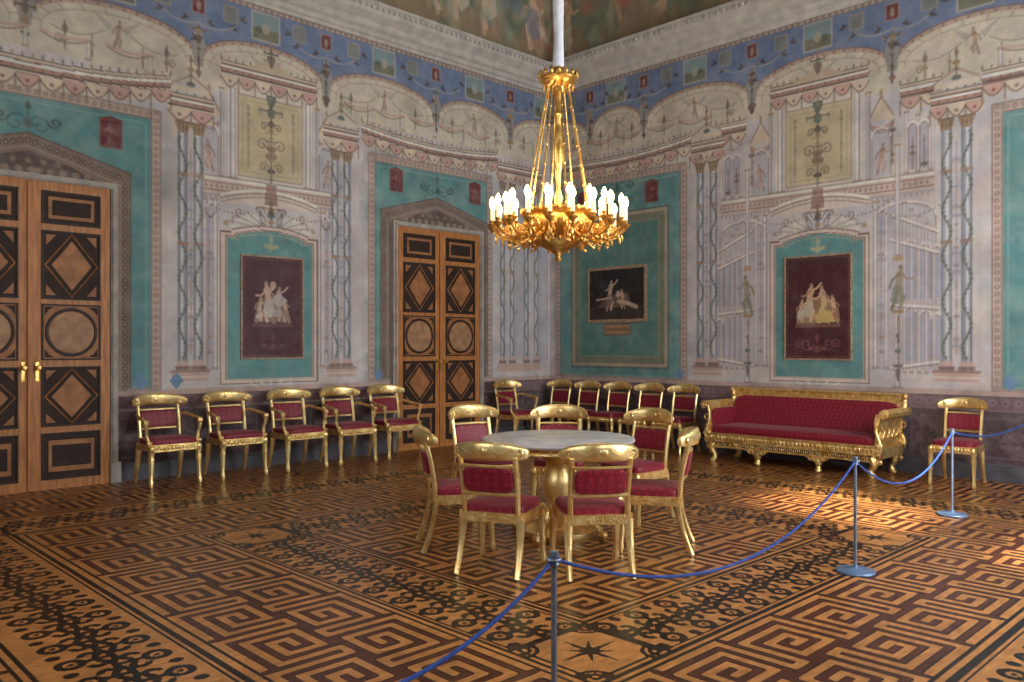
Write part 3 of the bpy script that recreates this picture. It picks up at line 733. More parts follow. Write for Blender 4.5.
def floor_mat():
    m, nt, b = mat_base('inlaid_parquet'); N = nt.nodes; Lk = nt.links
    a = N.new('ShaderNodeAttribute'); a.attribute_name = 'Col'
    sp = N.new('ShaderNodeSeparateColor'); Lk.new(a.outputs['Color'],sp.inputs[0])
    tc = N.new('ShaderNodeTexCoord')
    mp = N.new('ShaderNodeMapping'); mp.inputs['Scale'].default_value = (3,9,1); Lk.new(tc.outputs['Object'],mp.inputs[0])
    n = N.new('ShaderNodeTexNoise'); n.inputs['Scale'].default_value = 3; n.inputs['Detail'].default_value = 6; Lk.new(mp.outputs[0],n.inputs['Vector'])
    n2 = N.new('ShaderNodeTexVoronoi'); n2.inputs['Scale'].default_value = 5; Lk.new(tc.outputs['Object'],n2.inputs['Vector'])
    def ramp(c1,c2):
        r = N.new('ShaderNodeValToRGB'); r.color_ramp.elements[0].position = .3; r.color_ramp.elements[1].position = .7
        r.color_ramp.elements[0].color = lin(c1)+(1,); r.color_ramp.elements[1].color = lin(c2)+(1,); Lk.new(n.outputs['Fac'],r.inputs[0]); return r
    li = ramp((208,142,78),(172,108,54)); md = ramp((96,44,26),(68,30,18)); dk = ramp((30,18,14),(20,12,10))
    def thr(o,a0=.42,a1=.58):
        mr = N.new('ShaderNodeMapRange'); mr.inputs[1].default_value = a0; mr.inputs[2].default_value = a1; Lk.new(o,mr.inputs[0]); return mr
    m0 = N.new('ShaderNodeMixRGB'); Lk.new(thr(sp.outputs[1],.42,.50).outputs[0],m0.inputs[0]); Lk.new(li.outputs[0],m0.inputs[1]); Lk.new(dk.outputs[0],m0.inputs[2])
    m1 = N.new('ShaderNodeMixRGB'); Lk.new(thr(sp.outputs[1],.74,.86).outputs[0],m1.inputs[0]); Lk.new(m0.outputs[0],m1.inputs[1]); Lk.new(md.outputs[0],m1.inputs[2])
    m2 = N.new('ShaderNodeMixRGB'); Lk.new(thr(sp.outputs[0]).outputs[0],m2.inputs[0]); Lk.new(m1.outputs[0],m2.inputs[1]); Lk.new(dk.outputs[0],m2.inputs[2])
    m3 = N.new('ShaderNodeMixRGB'); m3.blend_type = 'MULTIPLY'; m3.inputs[0].default_value = .8; Lk.new(m2.outputs[0],m3.inputs[1])
    bw = N.new('ShaderNodeMapRange'); bw.inputs[3].default_value = .66; bw.inputs[4].default_value = 1.1; Lk.new(n2.outputs['Color'],bw.inputs[0]); Lk.new(bw.outputs[0],m3.inputs[2])
    Lk.new(m3.outputs[0],b.inputs['Base Color'])
    b.inputs['Roughness'].default_value = .33; b.inputs['Specular IOR Level'].default_value = .42
    return m
P = np.stack([X,Y,np.zeros_like(X)],-1)
struct(link(bpy.data.objects.new('floor', grid_mesh('floor',P,floor_mat(),cols))))

# ------------------------------------------------------------------ doors
DFR = noise_mat('door_surround', (190,182,170), (160,152,144), 6, .6)
def build_door(name, uc):
    root = empty(name,(-uc,0,0)); struct(root)
    hw, H = .84, 3.43
    m = MB()
    for sx in (-1,1):
        m.box((sx*(hw+.04),-.045,H/2+.12),(.08,.09,H-.24)); m.box((sx*(hw+.03),-.102,H/2+.12),(.03,.024,H-.24))
        m.box((sx*(hw+.05),-.056,.12),(.112,.112,.238))
    m.box((0,-.0465,H+.035+.001),(2*hw+.163,.093,.07)); m.box((0,-.104,H+.03),(2*hw+.09,.022,.03))
    struct(m.obj('door_frame',DFR,root,False))
    for sx in (-1,1):
        cx = sx*hw/2; w = hw-.015
        leaf = struct(MB().box((cx,-.035,H/2),(w,.07,H)).obj('door_leaf',WOOD,root,False))
        pz = [(.12,.62),(.71,1.36),(1.45,2.06),(2.13,2.88),(2.97,3.32)]
        pw = w*.36
        md = MB(); mm = MB(); ml = MB(); pl = MB()
        for i,(a,b) in enumerate(pz):
            zc = (a+b)/2; hz = (b-a)/2
            for q in (-1,1):
                ml.box((cx+q*pw,-.078,zc),(.018,.026,2*hz)); ml.box((cx,-.0785,zc+q*hz),(2*pw+.018,.027,.018))
            if i in (1,3):
                md.box((cx,-.0725,zc),(2*pw,.008,2*hz))
                mm.prism([(cx-pw*.70,zc),(cx,zc-hz*.74),(cx+pw*.70,zc),(cx,zc+hz*.74)],'y',-.088,-.074)
                p = [(cx-pw*.92,zc),(cx,zc-hz*.94),(cx+pw*.92,zc),(cx,zc+hz*.94),(cx-pw*.92,zc)]
                mm.sweep([(q[0],-.078,q[1]) for q in p],.010,6,(0,1,0))
                for qx in (-1,1):
                    for qz in (-1,1):
                        mm.prism([(cx+qx*pw*.88,zc+qz*hz*.90),(cx+qx*pw*.88,zc+qz*hz*.58),(cx+qx*pw*.54,zc+qz*hz*.90)],'y',-.0795,-.074)
            elif i == 2:
                mm.box((cx,-.0725,zc),(2*pw,.008,2*hz))
                r = min(pw,hz)*.92; M = Matrix.Rotation(PI/2,3,'X')
                ml.torus((cx,-.08,zc),r*.94,.018,40,8,M,.6); pl.lathe([(r*.84,0),(r*.84,.008)],40,(cx,-.074,zc),M)
                for qx in (-1,1):
                    for qz in (-1,1):
                        md.prism([(cx+qx*pw*.93,zc+qz*hz*.93),(cx+qx*pw*.93,zc+qz*hz*.6),(cx+qx*pw*.80,zc+qz*hz*.80),(cx+qx*pw*.6,zc+qz*hz*.93)],'y',-.0795,-.074)
            else:
                md.box((cx,-.0725,zc),(2*pw,.008,2*hz))
                mm.box((cx,-.078,zc),(2*pw*.80,.006,2*hz*.70)); md.box((cx,-.082,zc),(2*pw*.68,.006,2*hz*.48))
        md.obj('dark_panel',DARKW,leaf,False); mm.obj('inlay',MIDW,leaf,False); ml.obj('moulding',MOULD,leaf,True); pl.obj('roundel',PALEV,leaf,False)
        h = MB().box((sx*.07,-.077,1.32),(.035,.012,.22))
        h.lathe([(.01,0),(.01,.05),(.028,.06),(.03,.075),(.02,.09),(0,.092)],12,(sx*.07,-.08,1.36),Matrix.Rotation(PI/2,3,'X'))
        h.ball((sx*.07,-.08,1.44),.018)
        hh_ = h.obj('handle',BRONZE,leaf); hh_['label'] = 'gilt door knob on long plate'
        if sx == 1:
            MB().box((0,-.085,H/2-.005),(.05,.03,H-.03)).obj('meeting_stile',WOOD,leaf,False)
    return root
build_door('door_1',8.42); build_door('door_2',2.62)

# ------------------------------------------------------------------ murals (framed)
def painting(label, axis, uc, zc, w, h, bg, draw, framew=.025):
    c = Canvas(-w/2,w/2,-h/2,h/2,.0085,sc(bg)); draw(c,w,h)
    U,Z = np.meshgrid(c.us,c.zs)
    if axis == 'x': P = np.stack([-U,np.full_like(U,0),Z],-1); loc = (-uc,-.014,zc)
    else: P = np.stack([np.full_like(U,0),-U,Z],-1); loc = (-.014,-uc,zc)
    o = link(bpy.data.objects.new('wall_painting',grid_mesh('wall_painting',P,OILP,c.C))); o.location = loc
    tag(o,label,'painting')
    m = MB()
    for q in (-1,1):
        for a,b,e,f in ((0,q*(h/2+framew/2),w+2*framew,framew),(q*(w/2+framew/2),0,framew,h)):
            if axis == 'x': m.box((a,.002,b),(e,.02,f))
            else: m.box((.002,a,b),(.02,e,f))
    m.obj('frame',FRAMEP,o,False)
    return o
def draw_a(c,w,h):
    for k in range(60): c.ell(rng.uniform(-w/2,w/2),rng.uniform(-h/2,h/2),.1,.1,sc((80,38,50)),.15)
    SK = sc((206,172,150)); WH = sc((200,192,186))
    c.rect(-.3,.3,-h*.16-.05,-h*.16,sc((110,74,70)),.9)
    c.poly([(-.28,-.2),(.28,-.2),(.24,.0),(.1,.18),(-.08,.12),(-.22,-.02)],sc((150,124,116)),.7)
    c.figure(.06,-h*.15,.56,SK,WH,1,1); c.figure(-.06,-h*.14,.48,sc((190,156,140)),sc((176,166,164)),-1,2); c.figure(-.19,-h*.15,.34,SK,sc((160,130,120)),1,6)
    c.figure(.2,-h*.15,.36,SK,WH,-1,8)
    c.poly([(-.22,.1),(-.08,.2),(.04,.1),(-.1,.0)],WH,.7); c.ell(.0,.30,.045,.05,SK,.9); c.line([(.0,.26),(.1,.2)],.05,SK,.9)
    c.arab(0,-h*.44,-h*.3,.4,sc((130,80,82)),3,.45,.012)
    c.frame(-w/2+.02,w/2-.02,-h/2+.02,h/2-.02,.008,sc((140,104,94)),.6)
def draw_b(c,w,h):
    SK = sc((216,176,142)); WH = sc((214,200,178))
    c.rect(-.32,.32,-h*.16-.05,-h*.16,sc((130,92,82)),.9); c.rect(-.3,-.02,-h*.16,-.02,sc((150,132,108)),.9)
    c.poly([(-.3,-.2),(.32,-.2),(.3,-.02),(.12,.16),(-.1,.14),(-.24,.0)],sc((170,136,96)),.8)
    c.figure(.1,-h*.15,.52,SK,sc((210,180,112)),-1,1); c.figure(-.12,-h*.14,.54,SK,WH,1,2); c.figure(.24,-h*.15,.38,SK,sc((176,116,90)),-1,5); c.figure(-.24,-h*.15,.34,SK,WH,1,9)
    c.poly([(-.05,-.1),(.18,-.04),(.26,-.2),(.0,-.22)],sc((210,180,112)),.9)
    for sx in (-1,1): c.curl(sx*.05,-h*.36,.1,sx,-1,.014,sc((150,96,94)),.6); c.curl(sx*.2,-h*.36,.07,sx,1,.012,sc((150,96,94)),.6)
    c.arab(0,-h*.45,-h*.3,.3,sc((150,96,94)),3,.5,.012); c.frame(-w/2+.02,w/2-.02,-h/2+.02,h/2-.02,.008,sc((140,104,94)),.6)
def draw_c(c,w,h):
    c.rect(-w/2,w/2,-h/2,-h*.25,sc((58,42,34)),1); SK = sc((206,176,152))
    c.poly([(-.4,-.22),(.1,-.22),(.3,-.1),(.25,.02),(-.05,.0),(-.3,-.1)],sc((120,92,78)),.8)
    c.figure(-.14,-h*.32,.52,SK,sc((140,112,104)),1,2); c.figure(.14,-h*.30,.34,SK,sc((160,136,120)),-1,4)
    c.line([(.05,-.12),(.25,-.16),(.42,-.22)],.07,SK,.9); c.ell(.04,.0,.05,.06,SK,.9); c.line([(-.42,-h*.1),(-.1,-.05)],.03,SK,.9)
painting('dark red panel of pale classical figures in turquoise niche','x',5.48,2.12,.88,1.34,(80,34,44),draw_a)
painting('maroon panel of seated classical figures above the sofa','y',5.05,2.13,.92,1.40,(76,28,38),draw_b)
painting('black ground picture of two reclining figures on green wall','y',1.54,2.47,1.16,.84,(32,24,24),draw_c,.05)

# ------------------------------------------------------------------ chairs
def build_chair(name, arms):
    root = empty(name)
    W = .245
    for sx in (-1,1):
        m = MB()
        zs = [.40,.36,.33,.30,.24,.15,.08,.05,.03,0]
        rr = [.032,.034,.024,.031,.026,.022,.018,.024,.026,.020]
        m.sweep([(sx*(W-.01+.01*(1-z/.4)),-.225-.02*(1-z/.4)**2,z) for z in zs],rr,8,(0,1,0),True)
        m.obj('leg',GOLDS,root)
        m = MB(); n = 9
        m.sweep([(sx*(.215+.01*k/n),.20+.10*(k/n)**1.8,.40*(1-k/n)) for k in range(n+1)],[(.022,.032-.014*k/n) for k in range(n+1)],8,(1,0,0),True)
        m.obj('leg',GOLDS,root)
    m = MB()
    m.box((0,-.235,.405),(.48,.04,.075)); m.box((0,.205,.405),(.44,.035,.07))
    for sx in (-1,1):
        m.box((sx*.228,-.02,.4055),(.035,.44,.071)); m.ball((sx*.235,-.245,.40),(.032,.03,.043),8)
    for k in range(11): m.ball((-.19+.038*k,-.257,.405),(.014,.010,.020),6)
    m.obj('seat_frame',GOLD,root)
    MB().cushion((0,-.02,.460),(.48,.45,.085),.3,14,.35).obj('seat',RED,root)
    sty = lambda z: .205+.03*max(0,(z-.44)/.5)+.075*max(0,(z-.44)/.5)**2
    m = MB()
    for sx in (-1,1):
        m.sweep([(sx*(.200+.006*k/8), sty(.40+.45*k/8), .40+.45*k/8) for k in range(9)],[(.019,.018)]*9,8,(1,0,0),True)
    bx = lambda x,y0: y0+.035*(1-(x/.25)**2)
    for zc,hz in ((.580,.014),(.782,.011)):
        m.sweep([(x,bx(x,sty(zc)),zc) for x in np.linspace(-.205,.205,9)],[(.012,hz)]*9,8,(0,0,1),True)
    m.obj('back_frame',GOLDS,root)
    m = MB(); nx = 32; vs = []; w = 16
    CL = .282; cy = lambda x: .335-.13*(x/CL)**2; cz = lambda x: .896-.028*(x/CL)**2
    for i in range(nx+1):
        ph = -PI/2+PI*i/nx; q = math.sin(ph); x = CL*q
        e = max(.0,math.cos(ph))**.5
        hz = .062*e+.004; th = .012+.012*e
        for k in range(w):
            a = 2*PI*k/w; ca = math.cos(a); sa = math.sin(a)
            ca = math.copysign(abs(ca)**.8,ca); sa = math.copysign(abs(sa)**.8,sa)
            vs.append((x,cy(x)+ca*th,cz(x)+sa*hz))
    fs = [(i*w+k,i*w+(k+1)%w,(i+1)*w+(k+1)%w,(i+1)*w+k) for i in range(nx) for k in range(w)]+[tuple(range(w-1,-1,-1)),tuple(nx*w+k for k in range(w))]
    m.add(vs,fs)
    m.sweep([(x,cy(x),cz(x)+.052*(1-.5*(abs(x)/CL)**4)) for x in np.linspace(-.25,.25,17)],.013,8)
    for sd in (-1,1):
        m.ball((0,cy(0)+sd*.022,.895),(.030,.009,.026),8)
        for sx in (-1,1):
            m.sweep([(sx*x,cy(x)+sd*.020,cz(x)+.018*math.sin(x*42)) for x in np.linspace(.04,.20,14)],.007,6)
            m.torus((sx*.228,cy(.228)+sd*.018,cz(.228)),.024,.008,16,6,Matrix.Rotation(PI/2,3,'X')); m.ball((sx*.228,cy(.228)+sd*.018,cz(.228)),(.011,.009,.011),6)
    m.obj('crest_rail',GOLDS,root)
    fn = lambda p: Vector((p.x, p.y+.035*(1-(p.x/.25)**2)+(sty(.681+p.z)), p.z))
    MB().cushion((0,-.002,.681),(.365,.042,.175),.2,14,0,fn).obj('back_cushion',RED,root)
    if arms:
        for sx in (-1,1):
            m = MB()
            pts = [(sx*.218,.25,.72),(sx*.248,.17,.735),(sx*.268,.05,.715),(sx*.275,-.08,.70),(sx*.275,-.15,.69),(sx*.273,-.185,.655),(sx*.268,-.18,.60),(sx*.26,-.155,.54),(sx*.25,-.17,.48),(sx*.24,-.205,.42)]
            m.sweep(pts,[(.015,.015),(.017,.016),(.019,.017),(.020,.017),(.021,.02),(.019,.02),(.016,.018),(.015,.016),(.018,.018),(.02,.02)],8,(1,0,0))
            m.lathe([(0,-.024),(.030,-.024),(.030,.024),(0,.024)],14,(sx*.275,-.165,.675),Matrix.Rotation(PI/2,3,'Y'))
            m.lathe([(0,-.024),(.02,-.024),(.02,.024),(0,.024)],12,(sx*.248,-.20,.46),Matrix.Rotation(PI/2,3,'Y'))
            m.obj('arm',GOLD,root)
    return root
ac = build_chair('armchair',True); dc = build_chair('dining_chair',False)
ax_ = [-7.1,-6.26,-5.40,-4.62,-3.83]
labs = ['gilded armchair with crimson damask seat beside the wooden doors','gilded open armchair with crimson upholstery below the painted niche']
g1 = 'gilded armchairs along the frescoed wall'
first = True
for i,x in enumerate(ax_+[-1.36]):
    if first: o = ac; o.location = (x,-.52,0); first = False
    else: o = copy_thing(ac,(x,-.52,0),0)
    tag(o,labs[0] if i in (0,4,5) else labs[1],'chair',g1)
    o.scale = (1.14,1.03,1.08) if i < 5 else (1.08,1.0,1.08)
for i,y in enumerate([-.50,-1.14,-1.78,-2.42,-3.06]):
    o = dc if i == 0 else copy_thing(dc,(0,0,0))
    o.location = (-.50,y,0); o.rotation_euler = (0,0,-PI/2); o.scale = (1,1,1.06)
    tag(o,'gilded side chair with crimson back panel against the painted wall','chair','gilded chairs in the room corner row')
o = copy_thing(dc,(-.55,-7.0,0),-PI/2+.05); o.scale = (.94,1,1.03)
tag(o,'single gilded chair with crimson seat beside the sofa','chair')
TX,TY = -5.79,-5.52
def cw(a,b): return (.716*a+.698*b, -.698*a+.716*b)
tab = [(-.83,-.34,(.97,.2),1),(-.66,1.02,None,1.06),(.06,.98,None,1.06),(.74,.68,None,1.05),(.74,-.40,(-.96,.22),1),(-.47,-1.0,(.34,.94),.98),(.18,-1.07,(-.14,.99),.98)]
for a,b,fc,hf in tab:
    d = cw(a,b)
    f = cw(*fc) if fc else (-d[0],-d[1])
    o = copy_thing(dc,(TX+d[0],TY+d[1],0),math.atan2(f[0],-f[1])); o.scale = (1,1,hf)
    tag(o,'gilded dining chair with crimson upholstery drawn up to the round table','chair','gilded chairs around the round table')

# ------------------------------------------------------------------ table
t = empty('round_table',(TX,TY,0)); tag(t,'round table with pale marble top and gilded pedestal','table')
TZ = .045
MB().lathe([(0,.745+TZ),(.59,.745+TZ),(.635,.75+TZ),(.645,.765+TZ),(.64,.778+TZ),(.63,.782+TZ),(0,.782+TZ)],64).obj('table_top',MARB,t)
m = MB().lathe([(.42,.68+TZ),(.54,.682+TZ),(.555,.69+TZ),(.55,.71+TZ),(.56,.725+TZ),(.56,.744+TZ),(0,.744+TZ)],48)
for k in range(40): m.ball((.555*math.cos(k*PI/20),.555*math.sin(k*PI/20),.71+TZ),.014,6)
m.obj('apron',GOLD,t)
m = MB().lathe([(.20,.12),(.21,.16),(.16,.19),(.11,.23),(.10,.28),(.125,.34),(.14,.42),(.13,.50),(.10,.57),(.11,.62),(.16,.67),(.28,.71),(.34,.727),(0,.73)],32); m.obj('pedestal',GOLDS,t)
for k in range(4):
    an = k*PI/2+.3; ca,sa = math.cos(an),math.sin(an); m = MB()
    m.sweep([(r*ca,r*sa,z) for r,z in [(.16,.22),(.24,.20),(.31,.15),(.36,.09),(.40,.04),(.43,.03)]],[.04,.038,.036,.034,.036,.03],8,(-sa,ca,0)); m.ball((.40*ca,.40*sa,.04),(.045,.045,.04))
    m.obj('foot',GOLD,t)
m = MB().lathe([(0,0),(.30,0),(.31,.02),(.31,.06),(.28,.09),(.22,.12),(0,.13)],48); m.obj('base',GOLDS,t)

# ------------------------------------------------------------------ sofa
s = empty('sofa',(-.54,-5.06,0),-PI/2); tag(s,'long gilded sofa upholstered in crimson damask against the wall','sofa')
HWD = 1.22
m = MB().box((0,-.36,.33),(2*HWD,.05,.10)); m.box((0,.3,.31),(2*HWD,.05,.12)); m.box((0,-.36,.385),(2*HWD+.04,.075,.022)); m.box((0,-.365,.285),(2*HWD,.06,.014)); m.box((0,-.365,.205),(2*HWD-.1,.05,.014))
for sx in (-1,1): m.box((sx*(HWD-.025),-.03,.31),(.05,.66,.13))
Mx = Matrix.Rotation(PI/2,3,'X')
for k in range(44):
    x = -HWD+.05+k*(2*HWD-.1)/43; m.ball((x,-.388,.335),(.018,.010,.032),6); m.ball((x+.027,-.388,.345),(.012,.008,.014),6)
for k in range(28):
    x = -HWD+.10+k*(2*HWD-.2)/27; m.torus((x,-.37,.245),.032,.008,14,6,Mx); m.ball((x,-.372,.245),(.010,.010,.014),6)
for xc in (-.42,.42):
    m.prism([(xc-.2,.21),(xc+.2,.21),(xc+.12,.17),(xc+.04,.14),(xc,.11),(xc-.04,.14),(xc-.12,.17)],'y',-.385,-.345)
    for q in (-1,1): m.torus((xc+q*.09,-.385,.185),.03,.010,14,6,Mx)
m.obj('seat_frame',GOLD,s)
for sx in (-1,1):
    for yy in (-.34,.30):
        m = MB(); x = sx*1.10
        m.sweep([(x,yy,.26),(x+sx*.02,yy,.2),(x+sx*.01,yy,.14),(x-sx*.03,yy,.09),(x-sx*.02,yy,.05),(x+sx*.01,yy,0)],[(.05,.06),(.055,.07),(.045,.05),(.035,.04),(.04,.045),(.045,.05)],10,(0,1,0)); 
        m.ball((x+sx*.08,yy,.20),(.04,.035,.04)); m.ball((x-sx*.07,yy,.21),(.035,.03,.03)); m.obj('leg',GOLD,s)
for xc in (-.42,.42):
    m = MB(); m.lathe([(.03,0),(.045,.02),(.04,.05),(.03,.08),(.05,.12),(.045,.17)],12,(xc,-.345,0)); m.obj('leg',GOLD,s)
MB().cushion((0,-.04,.44),(2*HWD-.1,.66,.12),.16,24,.2).obj('seat',RED,s)
fn = lambda p: Vector((p.x,p.y+.22+.14*(p.z+.2)/.4,p.z))
MB().cushion((0,.0,.68),(2*HWD-.12,.09,.44),.14,24,0,fn).obj('back_cushion',RED,s)
m = MB()
m.sweep([(-HWD,.36,.985),(HWD,.36,.985)],.020,12,(0,0,1)); m.box((0,.355,.888),(2*HWD,.05,.022)); m.box((0,.35,.66),(2*HWD-.06,.03,.44),Matrix.Rotation(-.12,3,'X')); m.box((0,.372,.935),(2*HWD,.014,.09))
for k in range(46):
    x = -HWD+.05+k*(2*HWD-.1)/45; m.torus((x,.360,.936),.024,.007,12,6,Mx); m.ball((x,.358,.936),(.009,.010,.012),6); m.ball((x+.026,.352,.985),(.012,.014,.012),6)
for sx in (-1,1): m.ball((sx*HWD,.36,.965),.04,8)
m.obj('back_frame',GOLD,s)
for sx in (-1,1):
    m = MB()
    P2 = [(1.14,.36),(1.155,.46),(1.155,.56),(1.165,.66),(1.18,.74),(1.20,.79),(1.23,.815),(1.262,.81),(1.282,.785),(1.278,.755),(1.255,.74),(1.238,.752)]
    th = .040
    pts = [Vector((sx*a,0,b)) for a,b in P2]; N = len(pts); vs = []
    for i,p in enumerate(pts):
        tt = (pts[min(i+1,N-1)]-pts[max(i-1,0)]).normalized(); nn = Vector((tt.z,0,-tt.x))
        for q in (-1,1):
            for yy in (-.36,.36): vs.append(p+nn*q*th/2*(1 if i < 9 else .7)+Vector((0,yy,0)))
    fs = []
    for i in range(N-1):
        o4 = i*4; n4 = o4+4
        fs += [(o4,o4+1,n4+1,n4),(o4+2,n4+2,n4+3,o4+3),(o4,n4,n4+2,o4+2),(o4+1,o4+3,n4+3,n4+1)]
    fs += [(0,2,3,1),((N-1)*4,(N-1)*4+1,(N-1)*4+3,(N-1)*4+2)]
    m.add(vs,fs)
    for yy in (-.375,.36):
        m.lathe([(0,-.012),(.050,-.012),(.050,.012),(0,.012)],20,(sx*1.235,yy,.775),Mx); m.torus((sx*1.235,yy-.01,.775),.040,.009,20,6,Mx); m.ball((sx*1.235,yy-.02,.775),(.016,.012,.016),6)
        m.sweep([(sx*1.17,yy,.77),(sx*1.145,yy,.68),(sx*1.15,yy,.57),(sx*1.18,yy,.48),(sx*1.205,yy,.40),(sx*1.20,yy,.33),(sx*1.16,yy,.30)],[(.022,.028),(.02,.022),(.02,.022),(.022,.026),(.028,.028),(.028,.026),(.026,.026)],8,(0,1,0))
        m.torus((sx*1.19,yy,.61),.036,.010,18,6,Mx); m.ball((sx*1.17,yy-.01,.39),(.04,.02,.04),8)
    for k in range(14): m.ball((sx*1.285,-.34+k*.052,.78),(.013,.02,.018),6)
    for k in range(5):
        yy = -.28+k*.14; m.torus((sx*1.18,yy,.52),.055,.011,14,6,Matrix.Rotation(PI/2,3,'Y'))
    m.sweep([(sx*1.20,.36,.80),(sx*1.205,.37,.87),(sx*1.21,.365,.95)],[.04,.034,.03],8,(0,1,0))
    m.obj('arm',GOLD,s)
    MB().cushion((sx*1.115,-.02,.60),(.05,.62,.26),.2,12,0).obj('arm_pad',RED,s)

# ------------------------------------------------------------------ chandelier
c = empty('chandelier',(TX,TY,2.3)); tag(c,'gilt bronze chandelier with lit electric candles above the table','chandelier')
z0 = lambda z: z-2.3
m = MB().sweep([(0,0,z0(3.93)),(0,0,z0(3.98)),(0.004,0,z0(4.2)),(0,0.004,z0(4.6)),(0,0,z0(5.5)),(.004,0,z0(7)),(0,0,z0(8.47))],[.028,.05,.04,.05,.055,.055,.05],12,(0,1,0)); m.obj('sleeve',CLOTH,c)
m = MB().lathe([(0,0),(.03,.0),(.035,.03),(.06,.05),(.03,.07)],16,(0,0,z0(3.90)))
m.lathe([(0,z0(3.74)),(.05,z0(3.74)),(.07,z0(3.79)),(.13,z0(3.82)),(.155,z0(3.86)),(.15,z0(3.88)),(0,z0(3.89))],28)
m.torus((0,0,z0(3.86)),.155,.014,28,6)
for k in range(16): m.ball((.16*math.cos(k*PI/8),.16*math.sin(k*PI/8),z0(3.895)),(.016,.016,.028),6)
for k in range(12): m.ball((.125*math.cos(k*PI/6),.125*math.sin(k*PI/6),z0(3.79)),(.014,.014,.024),6)
m.obj('canopy',BRONZE,c)
m = MB().lathe([(.012,z0(2.62)),(.025,z0(2.75)),(.04,z0(2.85)),(.016,z0(2.93)),(.025,z0(3.05)),(.036,z0(3.12)),(.042,z0(3.3)),(.03,z0(3.45)),(.02,z0(3.52)),(.045,z0(3.56)),(.02,z0(3.62)),(.035,z0(3.7)),(.03,z0(3.78))],16)
for k in range(6):
    an = k*PI/3; m.ball((.038*math.cos(an),.038*math.sin(an),z0(3.25)),(.012,.012,.10),8)
m.obj('stem',BRONZE,c)
for k in range(8):
    an = k*PI/4+.2; ca,sa = math.cos(an),math.sin(an); m = MB()
    fr = lambda tt: (.09+.19*tt, 3.80-1.06*tt)
    m.sweep([(fr(tt)[0]*ca,fr(tt)[0]*sa,z0(fr(tt)[1])) for tt in np.linspace(0,1,8)],.008,6,(0,1,0))
    for tt in np.linspace(.02,.97,7):
        r,z = fr(tt); m.ball((r*ca,r*sa,z0(z)),(.012,.012,.020),6)
    m.obj('rod',BRONZE,c)
m = MB().lathe([(.27,z0(2.70)),(.30,z0(2.715)),(.31,z0(2.735)),(.295,z0(2.755)),(.265,z0(2.75)),(.255,z0(2.72))],40)
m.lathe([(0,z0(2.31)),(.018,z0(2.315)),(.03,z0(2.34)),(.014,z0(2.36)),(.05,z0(2.39)),(.10,z0(2.42)),(.16,z0(2.45)),(.24,z0(2.52)),(.28,z0(2.60)),(.29,z0(2.66)),(.27,z0(2.70)),(0,z0(2.70))],40)
for k in range(24): 
    an = k*PI/12; m.ball((.31*math.cos(an),.31*math.sin(an),z0(2.735)),(.014,.014,.028),6); m.ball((.22*math.cos(an),.22*math.sin(an),z0(2.50)),(.016,.016,.03),6)
    m.ball((.285*math.cos(an+.13),.285*math.sin(an+.13),z0(2.62)),(.014,.014,.035),6)
m.obj('bowl',BRONZE,c)
def arm_mesh(R, zt, lo):
    m = MB()
    m.sweep([(.24,0,z0(2.62-lo)),(.30,0,z0(2.53-lo)),(.37,0,z0(2.49-lo)),(R-.07,0,z0(2.52-lo*.5)),(R-.015,0,z0(2.57)),(R,0,z0(zt-.06))],[.012,.011,.010,.010,.010,.009],8,(0,1,0))
    m.torus((.33,0,z0(2.575-lo)),.038,.007,14,6,Matrix.Rotation(PI/2,3,'X')); m.ball((.42,0,z0(2.485-lo)),.017,6); m.torus((R-.09,0,z0(2.555)),.030,.007,14,6,Matrix.Rotation(PI/2,3,'X')); m.ball((R-.03,0,z0(2.50)),(.012,.012,.03),6)
    m.lathe([(.008,z0(zt-.08)),(.02,z0(zt-.065)),(.040,z0(zt-.045)),(.044,z0(zt-.035)),(.014,z0(zt-.03)),(.020,z0(zt-.005)),(.023,z0(zt)),(0,z0(zt))],14,(R,0,0))
    return m.mesh('arm',BRONZE)
def cand_mesh(R, zt): return MB().lathe([(.015,z0(zt)),(.015,z0(zt+.10)),(.010,z0(zt+.105)),(0,z0(zt+.105))],10,(R,0,0)).mesh('candle',CAND)
def bulb_mesh(R, zt): return MB().lathe([(.008,z0(zt+.105)),(.020,z0(zt+.125)),(.025,z0(zt+.145)),(.019,z0(zt+.17)),(.007,z0(zt+.195)),(0,z0(zt+.20))],10,(R,0,0)).mesh('bulb',BULB)
for R,zt,n,ph,lo in ((.565,2.65,20,0,0),(.45,2.70,16,.15,.04)):
    A,B,Cc = arm_mesh(R,zt,lo),cand_mesh(R,zt),bulb_mesh(R,zt)
    for k in range(n):
        a = link(bpy.data.objects.new('arm',A),c); a.rotation_euler = (0,0,ph+k*2*PI/n)
        link(bpy.data.objects.new('candle',B),a); link(bpy.data.objects.new('bulb',Cc),a)

# ------------------------------------------------------------------ stanchions and ropes
def stanchion():
    r = empty('stanchion')
    MB().lathe([(0,0),(.13,0),(.135,.008),(.13,.018),(.05,.026),(.02,.035),(.015,.05),(0,.05)],36).obj('base',noise_mat('stanchion_base',(112,138,172),(92,116,150),20,.4,.3),r)
    MB().lathe([(.011,.04),(.011,.76),(0,.76)],14).obj('pole',STEEL,r)
    m = MB().lathe([(.013,.755),(.02,.765),(.014,.78),(.02,.80),(.018,.815),(0,.82)],14); m.torus((0,0,.785),.026,.006,18,6); m.obj('finial',STEEL,r)
    return r
posts = [(-8.64,-8.11),(-5.14,-7.77),(-2.52,-7.57),(-10.31,-8.24)]
s0 = None
for x,y in posts:
    o = stanchion() if s0 is None else copy_thing(s0,(x,y,0)); o.location = (x,y,0)
    if s0 is None: s0 = o
    tag(o,'slim grey barrier post with round blue-grey base','barrier post','rope barrier posts')
